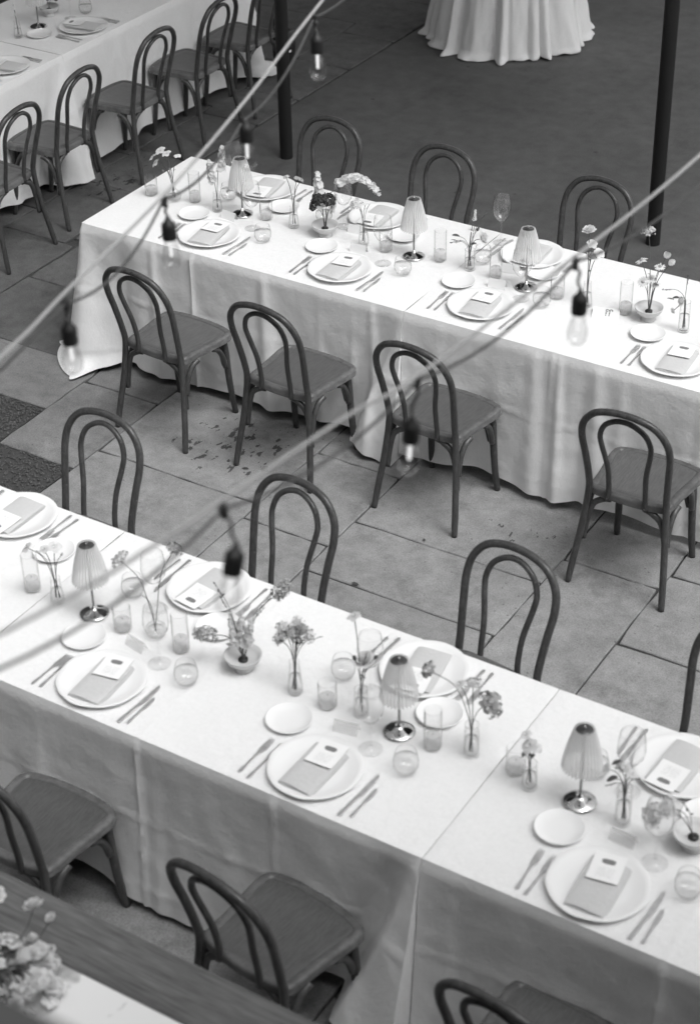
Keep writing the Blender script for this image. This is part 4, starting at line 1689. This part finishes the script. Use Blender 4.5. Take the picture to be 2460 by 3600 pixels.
ARR = {
'FA1': ((-3.698, 3.887), 0.867, [(-3.768, 3.842, 0.998, 'orchid', 0.026), (-3.739, 3.861, 0.981, 'bud', 0.008), (-3.684, 3.896, 1.001, 'orchid', 0.026), (-3.667, 3.907, 0.968, 'bud', 0.008), (-3.716, 3.876, 0.991, 'orchid', 0.018)]),
'FA2': ((-3.283, 3.909), 0.852, [(-3.365, 3.857, 1.078, 'umbel', 0.036), (-3.213, 3.954, 1.12, 'umbelg', 0.032), (-3.308, 3.893, 0.935, 'bud', 0.008)]),
'FA3': ((-2.924, 3.914), 0.814, [(-3.022, 3.851, 0.907, 'comb', 0.038), (-2.809, 3.987, 1.081, 'comb', 0.036), (-2.923, 3.915, 0.992, 'spike', 0.12), (-2.954, 3.895, 0.988, 'spike', 0.10), (-2.896, 3.932, 0.965, 'spike', 0.10), (-2.989, 3.873, 1.122, 'twig', 0.06), (-2.978, 3.88, 1.066, 'twig', 0.05), (-2.856, 3.957, 1.016, 'twig', 0.05), (-2.837, 3.969, 1.056, 'twig', 0.05), (-2.963, 3.889, 0.863, 'bud', 0.01)]),
'FA4': ((-2.707, 3.898), 0.892, [(-2.732, 3.882, 1.022, 'lace', 0.03), (-2.712, 3.895, 1.001, 'lace', 0.03), (-2.685, 3.912, 1.021, 'lace', 0.03), (-2.744, 3.875, 0.981, 'lace', 0.025), (-2.696, 3.905, 0.975, 'lace', 0.025), (-2.665, 3.925, 0.994, 'lace', 0.025), (-2.694, 3.906, 1.056, 'lace', 0.02), (-2.627, 3.949, 0.993, 'twig', 0.03)]),
'FA5': ((-2.463, 3.914), 0.868, [(-2.477, 3.905, 1.162, 'orchid', 0.025), (-2.449, 3.923, 0.976, 'ranun', 0.034), (-2.479, 3.904, 0.997, 'budd', 0.012), (-2.445, 3.925, 1.016, 'twig', 0.03), (-2.422, 3.94, 1.0, 'budd', 0.01)]),
'FA6': ((-2.064, 3.923), 0.889, [(-2.022, 3.95, 0.969, 'hyd', 0.044), (-2.176, 3.852, 1.108, 'umbelg', 0.03), (-2.098, 3.902, 1.051, 'orchid', 0.02), (-2.062, 3.924, 1.045, 'umbel', 0.03)]),
'FA7': ((-1.84, 3.884), 0.861, [(-1.845, 3.881, 0.932, 'orchid', 0.028), (-1.825, 3.893, 0.921, 'orchid', 0.02), (-1.853, 3.876, 0.972, 'orchid', 0.02), (-1.857, 3.873, 0.902, 'leaf', 0.02)]),
'FA8': ((-1.528, 3.887), 0.908, [(-1.563, 3.865, 0.939, 'leafd', 0.022), (-1.556, 3.869, 1.005, 'leafd', 0.02), (-1.577, 3.856, 0.979, 'orchid', 0.018), (-1.531, 3.885, 0.977, 'orchid', 0.02), (-1.511, 3.898, 0.952, 'orchid', 0.02), (-1.494, 3.908, 0.941, 'twig', 0.03), (-1.581, 3.853, 0.919, 'twig', 0.03), (-1.54, 3.879, 0.972, 'leaf', 0.02)]),
'FA9': ((-1.308, 3.902), 0.826, [(-1.413, 3.835, 0.894, 'hydw', 0.04), (-1.372, 3.861, 0.918, 'hydw', 0.035), (-1.342, 3.88, 0.937, 'twig', 0.05)]),
'FB1': ((-5.316, 6.786), 0.816, [(-5.391, 6.738, 0.998, 'orchid', 0.03), (-5.358, 6.759, 1.028, 'orchid', 0.028), (-5.384, 6.743, 0.967, 'orchid', 0.026), (-5.333, 6.775, 1.009, 'orchid', 0.026), (-5.29, 6.803, 0.999, 'orchid', 0.02)]),
'FB2': ((-5.058, 6.793), 0.859, [(-5.023, 6.815, 1.102, 'spike', 0.13), (-5.083, 6.777, 1.032, 'spike', 0.11)]),
'FB3': ((-4.63, 6.826), 0.871, [(-4.653, 6.811, 1.022, 'umbel', 0.016), (-4.611, 6.838, 1.015, 'umbel', 0.016), (-4.595, 6.848, 1.003, 'umbel', 0.014)]),
'FB4': ((-4.449, 6.822), 0.828, [(-4.468, 6.81, 0.955, 'carn', 0.034), (-4.431, 6.834, 0.942, 'carn', 0.031), (-4.485, 6.799, 0.919, 'carn', 0.028), (-4.474, 6.806, 1.091, 'spike', 0.16), (-4.309, 6.911, 1.000, 'spikearch', 0.19), (-4.402, 6.852, 0.977, 'spike', 0.07), (-4.408, 6.848, 0.939, 'spike', 0.06)]),
'FB5': ((-4.236, 6.828), 0.875, [(-4.261, 6.812, 0.972, 'hydw', 0.03), (-4.248, 6.821, 0.953, 'twig', 0.03), (-4.229, 6.832, 0.965, 'twig', 0.03), (-4.211, 6.844, 0.97, 'twig', 0.03)]),
'FB6': ((-3.679, 6.853), 0.865, [(-3.735, 6.817, 0.934, 'leafd', 0.022), (-3.742, 6.813, 0.912, 'leafd', 0.018), (-3.664, 6.863, 0.892, 'leafd', 0.02), (-3.756, 6.804, 0.903, 'twig', 0.05), (-3.66, 6.865, 1.066, 'spike', 0.05), (-3.639, 6.878, 1.057, 'twig', 0.05), (-3.617, 6.893, 1.047, 'twig', 0.04), (-3.674, 6.856, 0.964, 'orchid', 0.025), (-3.635, 6.881, 0.914, 'ranun', 0.03), (-3.649, 6.872, 0.968, 'budd', 0.012)]),
'FB7': ((-3.058, 6.8), 0.88, [(-3.063, 6.797, 1.124, 'ranun', 0.03), (-3.05, 6.805, 1.066, 'orchid', 0.026), (-3.02, 6.824, 1.023, 'orchid', 0.028), (-3.051, 6.805, 0.998, 'ranun', 0.026)]),
'FB8': ((-2.77, 6.825), 0.801, [(-2.812, 6.798, 1.049, 'daisy', 0.028), (-2.794, 6.81, 1.178, 'umbel', 0.032), (-2.725, 6.854, 1.057, 'tulip', 0.024), (-2.707, 6.865, 1.025, 'tulip', 0.024), (-2.744, 6.841, 1.016, 'daisy', 0.024), (-2.802, 6.805, 0.944, 'daisy', 0.026), (-2.751, 6.837, 0.932, 'daisy', 0.024), (-2.77, 6.825, 0.959, 'daisy', 0.024)]),
'FB9': ((-2.594, 6.801), 0.915, [(-2.653, 6.764, 0.917, 'leafd', 0.02), (-2.63, 6.778, 0.926, 'leafd', 0.02), (-2.63, 6.778, 0.868, 'ranun', 0.018), (-2.684, 6.744, 0.965, 'twig', 0.04), (-2.608, 6.792, 0.905, 'ranun', 0.02), (-2.598, 6.799, 1.035, 'twig', 0.05)]),
'FC1': ((-7.51, 8.192), 0.862, [(-7.514, 8.189, 0.938, 'orchid', 0.02), (-7.511, 8.191, 0.896, 'bud', 0.01), (-7.52, 8.186, 0.976, 'orchid', 0.02)]),
'FC2': ((-7.591, 8.587), 0.814, [(-7.596, 8.584, 0.873, 'carn', 0.03), (-7.57, 8.601, 0.881, 'carn', 0.03)]),
}
INFO = {
'FA1': ('taper', 'at the left end of the front table', 'loose white blossoms'),
'FA2': ('round', 'on the front table between lamp and flower bowl', 'two long bent umbel stems'),
'FA3': ('bowl', 'on the front table under the nearest bulb', 'white spikes with two grey cockscombs'),
'FA4': ('taper', 'on the front table right of the flower bowl', 'dense grey statice'),
'FA5': ('cyl', 'on the front table left of the middle lamp', 'round white bloom and tall stem'),
'FA6': ('cyl', 'on the front table right of the middle lamp', 'big grey hydrangea head leaning right'),
'FA7': ('cyl', 'on the front table right of the cloth joint', 'pale small blossoms'),
'FA8': ('cyl', 'on the front table right of the rightmost lamp', 'dark leaves and pale blossoms'),
'FA9': ('bowl', 'on the front table at the right picture edge', 'pale drooping heads'),
'FB1': ('round', 'at the left end of the middle table', 'arching white orchid sprays'),
'FB2': ('taper', 'on the middle table left of the first lamp', 'two white delphinium spikes'),
'FB3': ('taper', 'on the middle table left of the dark flowers', 'three small budding umbels'),
'FB4': ('bowl', 'on the middle table with the only dark blooms', 'dark carnations and arching white spikes'),
'FB5': ('taper', 'on the middle table right of the dark flowers', 'pale head and bare twigs'),
'FB6': ('cyl', 'on the middle table at the cloth joint', 'dark spreading leaves and a pale bloom'),
'FB7': ('taper', 'on the middle table below the right chair back', 'tall ragged white blooms'),
'FB8': ('bowl', 'on the middle table near the right edge', 'white daisies and tulips'),
'FB9': ('cyl', 'on the middle table at the right picture edge', 'drooping leaves and small pale blooms'),
'FC1': ('taper', 'on the side table at upper left', 'thin pale blossoms'),
'FC2': ('bowl', 'on the side table at upper left behind the lamp', 'dark stems'),
}
for key, (base, neck, heads) in ARR.items():
    kind, where, what = INFO[key]
    bx, by = base
    rf.seed(sum(map(ord, key)) * 7)
    if kind == 'bowl':
        place(bowl_proto, 'flower_bowl', 'low footed stoneware bowl ' + where, 'bowl', (bx, by, TZ), 0, 'footed flower bowls')
        root = Vector((0, 0, .044))
        nz = .060
    else:
        h = max(.10, min(.145, neck - TZ))
        place(vase(kind, h), 'bud_vase', ('round clear bottle vase ' if kind == 'round' else 'slim ribbed glass bud vase ') + where, 'vase', (bx, by, TZ), rf.uniform(0, 6), 'bud vases')
        root = Vector((0, 0, .018))
        nz = h
    ar = thing('flower_arrangement', what + ' ' + where, 'flowers', (bx, by, TZ), 0, 'flower arrangements')
    for (hx, hy, hz, typ, sz) in heads:
        hd = Vector((hx - bx, hy - by, hz - TZ))
        # stems leave the plane of view a little so the bunch has depth
        dep = Vector((fwd.x, fwd.y, 0)).normalized() * rf.uniform(-.018, .018)
        hd += dep + Vector((0, 0, -dep.dot(Vector((fwd.x, fwd.y, 0)).normalized()) * .62))
        r0 = root + Vector((rf.uniform(-.008, .008), rf.uniform(-.008, .008), 0))
        nk = Vector((hd.x * .06 + rf.uniform(-.004, .004), hd.y * .06 + rf.uniform(-.004, .004), nz))
        end = hd.copy()
        if typ == 'spike':
            end = hd - Vector((0, 0, sz * .2))
        if typ == 'spikearch':
            end = hd + Vector((-.085, -.05, 0))
        mid = nk.lerp(end, .55) + Vector((-hd.x * .18, -hd.y * .18, abs(hd.x) * .25))
        b = MB()
        rad = .0011 if typ in ('twig', 'bud', 'budd', 'leaf', 'leafd') else .0015
        b.tube(cr([r0, nk, mid, end], 6), rad, 6)
        link('stem', b.mesh('stem', 'stem'), ar)
        dr = (end - mid).normalized()
        if typ in ('orchid', 'ranun', 'daisy', 'tulip'):
            dr = (dr + Vector((rf.uniform(-.5, .5), -.35 + rf.uniform(-.4, .4), .3))).normalized()
        if typ == 'spike':
            dr = ((hd - nk).normalized() + Vector((0, 0, .8))).normalized()
        q = dr.to_track_quat('Z', 'Y').to_euler()
        if typ == 'spikearch':
            q = Euler((0, 0, R(33)))
        if typ in ('leaf', 'leafd'):
            q = Euler((rf.uniform(-.4, .4), rf.uniform(-.5, .3), math.atan2(hd.y, hd.x) + rf.uniform(-.5, .5)))
        me = rf.choice(FL[typ])
        o = link(me.name.split('.')[0], me, ar, hd, q, sz)
        if typ == 'daisy':
            link('flower_heart', heart, o)
        if typ in ('orchid', 'umbel', 'ranun', 'tulip') and rf.random() < .5:
            lo = link('leaf', rf.choice(FL['leaf']), ar, nk.lerp(end, .45), (rf.uniform(-.3, .3), rf.uniform(-.8, 0), rf.uniform(0, 6.3)), .013)

# ------------------------------------------------------------------ bar counter with bouquet, lower left
CZ = .95
bc = thing('bar_counter', 'marble-topped bar counter with a weathered wooden edge, lower left corner', 'counter', (-2.5, 2.15, 0))
b = MB()
b.bbox((.0, .405, CZ - .03), (3.4, .178, .06), .005)
link('wooden_edge', b.mesh('wooden_edge', 'plank', True, 40), bc)
b = MB()
b.bbox((.0, .02, CZ - .020), (3.4, .588, .035), .003)
link('marble_top', b.mesh('marble_top', 'marble', True, 40), bc)
b = MB()
b.box((0, .08, CZ / 2 - .045), (3.2, .70, CZ - .09))
link('cabinet', b.mesh('cabinet', 'marble_under', False), bc)
bv = (-2.575, 2.30, CZ)
b = MB()
b.lathe([(.001, .001), (.045, .001), (.06, .03), (.065, .07), (.055, .105), (.050, .12), (.046, .12), (.05, .1), (.058, .07), (.001, .06)], 32)
tag(link('round_vase', b.mesh('round_vase', 'black'), None, bv), 'dark round vase on the marble counter at lower left', 'vase')
bq = thing('bouquet', 'loose bouquet of pale ranunculus on the marble counter at lower left', 'flowers', bv)
rf.seed(5)
for i in range(84):
    a = rf.uniform(0, 2 * PI)
    rad = .135 * math.sqrt(rf.random())
    hz = .15 - rad * .7 + rf.uniform(-.035, .03)
    hd = Vector((rad * math.cos(a) + .02, rad * math.sin(a), hz))
    nk = Vector((.03 * math.cos(a), .03 * math.sin(a), .115))
    b = MB()
    b.tube(cr([(0, 0, .07), nk, nk.lerp(hd, .6) + Vector((0, 0, .02)), hd], 5), .002, 6)
    link('stem', b.mesh('stem', 'stem'), bq)
    typ = rf.choice(('ranun', 'ranun', 'orchid', 'hydw', 'umbel', 'tulip'))
    dr = (Vector((hd.x, hd.y, .12)) + Vector((rf.uniform(-.05, .05), rf.uniform(-.05, .05), .05))).normalized()
    me = rf.choice(FL[typ])
    link('blossom', me, bq, hd, dr.to_track_quat('Z', 'Y').to_euler(), rf.uniform(.020, .033))
for (dx, dy, dz, s) in ((.055, .115, .24, .026), (.095, .13, .21, .014), (-.05, .09, .25, .024), (-.08, .12, .21, .022), (.13, .08, .16, .012)):
    b = MB()
    b.tube(cr([(0, 0, .07), (dx * .2, dy * .2, .13), (dx * .7, dy * .7, dz * .7), (dx, dy, dz)], 6), .0015, 6)
    link('stem', b.mesh('stem', 'stem'), bq)
    link('blossom', FL['ranun'][0], bq, (dx, dy, dz), (-.4, .2, dx * 30), s)

# ------------------------------------------------------------------ string lights
bs = MB()
bs.lathe([(.001, 0), (.004, -.001), (.0065, -.006), (.010, -.014), (.0175, -.021), (.0180, -.030), (.0185, -.058), (.0175, -.062), (.001, -.062)], 20)
sockm = bs.mesh('socket', 'black', True, 60)
bs = MB()
bs.lathe([(.0125, -.060), (.0135, -.068), (.0175, -.082), (.0225, -.100), (.0240, -.113), (.0215, -.128), (.0140, -.138), (.006, -.1415), (.001, -.142)], 28)
bulbm = bs.mesh('bulb', 'bulbglass')
bs = MB()
bs.lathe([(.001, -.060), (.0045, -.062), (.0045, -.104), (.0035, -.107), (.001, -.108)], 10)
filmm = bs.mesh('filament', 'filament')
bs = MB()
bs.bbox((0, 0, 0), (.012, .020, .030), .003)
clipm = bs.mesh('clip', 'black', True, 40)


def string(label, rope, clips, sag, seed):
    """rope: 3-D points of the tensioned rope; clips: (point on rope, bottom z of the bulb, slant)"""
    rnd = random.Random(seed)
    t = thing('string_light', label, 'string lights', (0, 0, 0), 0, 'string lights')
    b = MB()
    rp_ = cr(rope, 10)
    b.tube(rp_, .0042, 8)
    link('support_rope', b.mesh('support_rope', 'rope'), t)
    pts = []
    cl = [Vector(c[0]) for c in clips]
    ends = [Vector(rope[0]) + Vector((0, 0, -.02))] + cl + [Vector(rope[-1]) + Vector((0, 0, -.02))]
    for a, c in zip(ends[:-1], ends[1:]):
        n = 12
        sg = sag * min(1, (c - a).length / .8) * rnd.uniform(.8, 1.2)
        # sag is measured below the rope itself
        for k in range(n):
            u = k / n
            p = a.lerp(c, u)
            pts.append(p + Vector((0, 0, -4 * u * (1 - u) * sg)))
    pts.append(ends[-1])
    b = MB()
    b.tube(pts, .0036, 8)
    link('cord', b.mesh('cord', 'cord'), t)
    for (c, zb, sl) in clips:
        c = Vector(c)
        link('clip', clipm, t, c + Vector((0, 0, -.004)), (rnd.uniform(-.3, .3), rnd.uniform(-.3, .3), R(15)))
        top = Vector((c.x + sl[0], c.y + sl[1], zb + .142))
        b = MB()
        b.tube(cr([c + Vector((0, 0, -.012)), c.lerp(top, .35) + Vector((.006, 0, 0)), c.lerp(top, .75) + Vector((-.004, 0, 0)), top], 6), .0034, 7)
        link('drop_cord', b.mesh('drop_cord', 'cord'), t)
        so = link('socket', sockm, t, top, (sl[2], sl[3], rnd.uniform(0, 3)))
        link('bulb', bulbm, so)
        link('filament', filmm, so)


S1 = [(-1.980, 0.924, 3.082), (-2.200, 1.804, 2.924), (-2.390, 2.459, 2.836), (-2.491, 2.768, 2.805), (-2.617, 3.299, 2.796), (-2.701, 3.774, 2.853), (-2.785, 4.257, 2.941), (-2.904, 5.060, 3.082), (-3.098, 6.336, 3.196), (-3.274, 7.656, 3.249)]
string('upper string of bulbs on a pale rope crossing the middle table', S1,
       [((-2.484, 2.758, 2.785), 2.602, (0, 0, .05, .04)), ((-2.624, 3.308, 2.781), 2.594, (.004, .004, -.02, .08)), ((-2.668, 3.714, 2.827), 2.690, (.006, .006, 0, .02)), ((-2.776, 4.229, 2.924), 2.743, (.005, .004, .02, .05)),
        ((-2.904, 5.060, 3.064), 2.871, (0, 0, 0, 0)), ((-3.045, 5.984, 3.152), 2.959, (0, 0, 0, 0))], .07, 1)
S2 = [(-1.716, 0.880, 3.117), (-1.661, 1.628, 2.959), (-1.647, 2.003, 2.906), (-1.653, 2.174, 2.880), (-1.651, 2.601, 2.836), (-1.628, 2.817, 2.818), (-1.597, 3.465, 2.809), (-1.539, 3.975, 2.853), (-1.426, 5.016, 2.994), (-1.276, 6.336, 3.161), (-1.144, 7.656, 3.249)]
string('lower blurred string of bulbs on a pale rope crossing the front table', S2,
       [((-1.690, 1.320, 3.003), 2.800, (0, 0, 0, 0)), ((-1.644, 2.170, 2.871), 2.655, (.016, .012, -.05, .30)), ((-1.628, 2.824, 2.807), 2.580, (-.010, -.006, .02, -.06)), ((-1.591, 3.465, 2.800), 2.589, (.012, .010, 0, .03)),
        ((-1.487, 4.400, 2.888), 2.704, (0, 0, 0, 0)), ((-1.373, 5.456, 3.029), 2.836, (0, 0, 0, 0))], .065, 2)
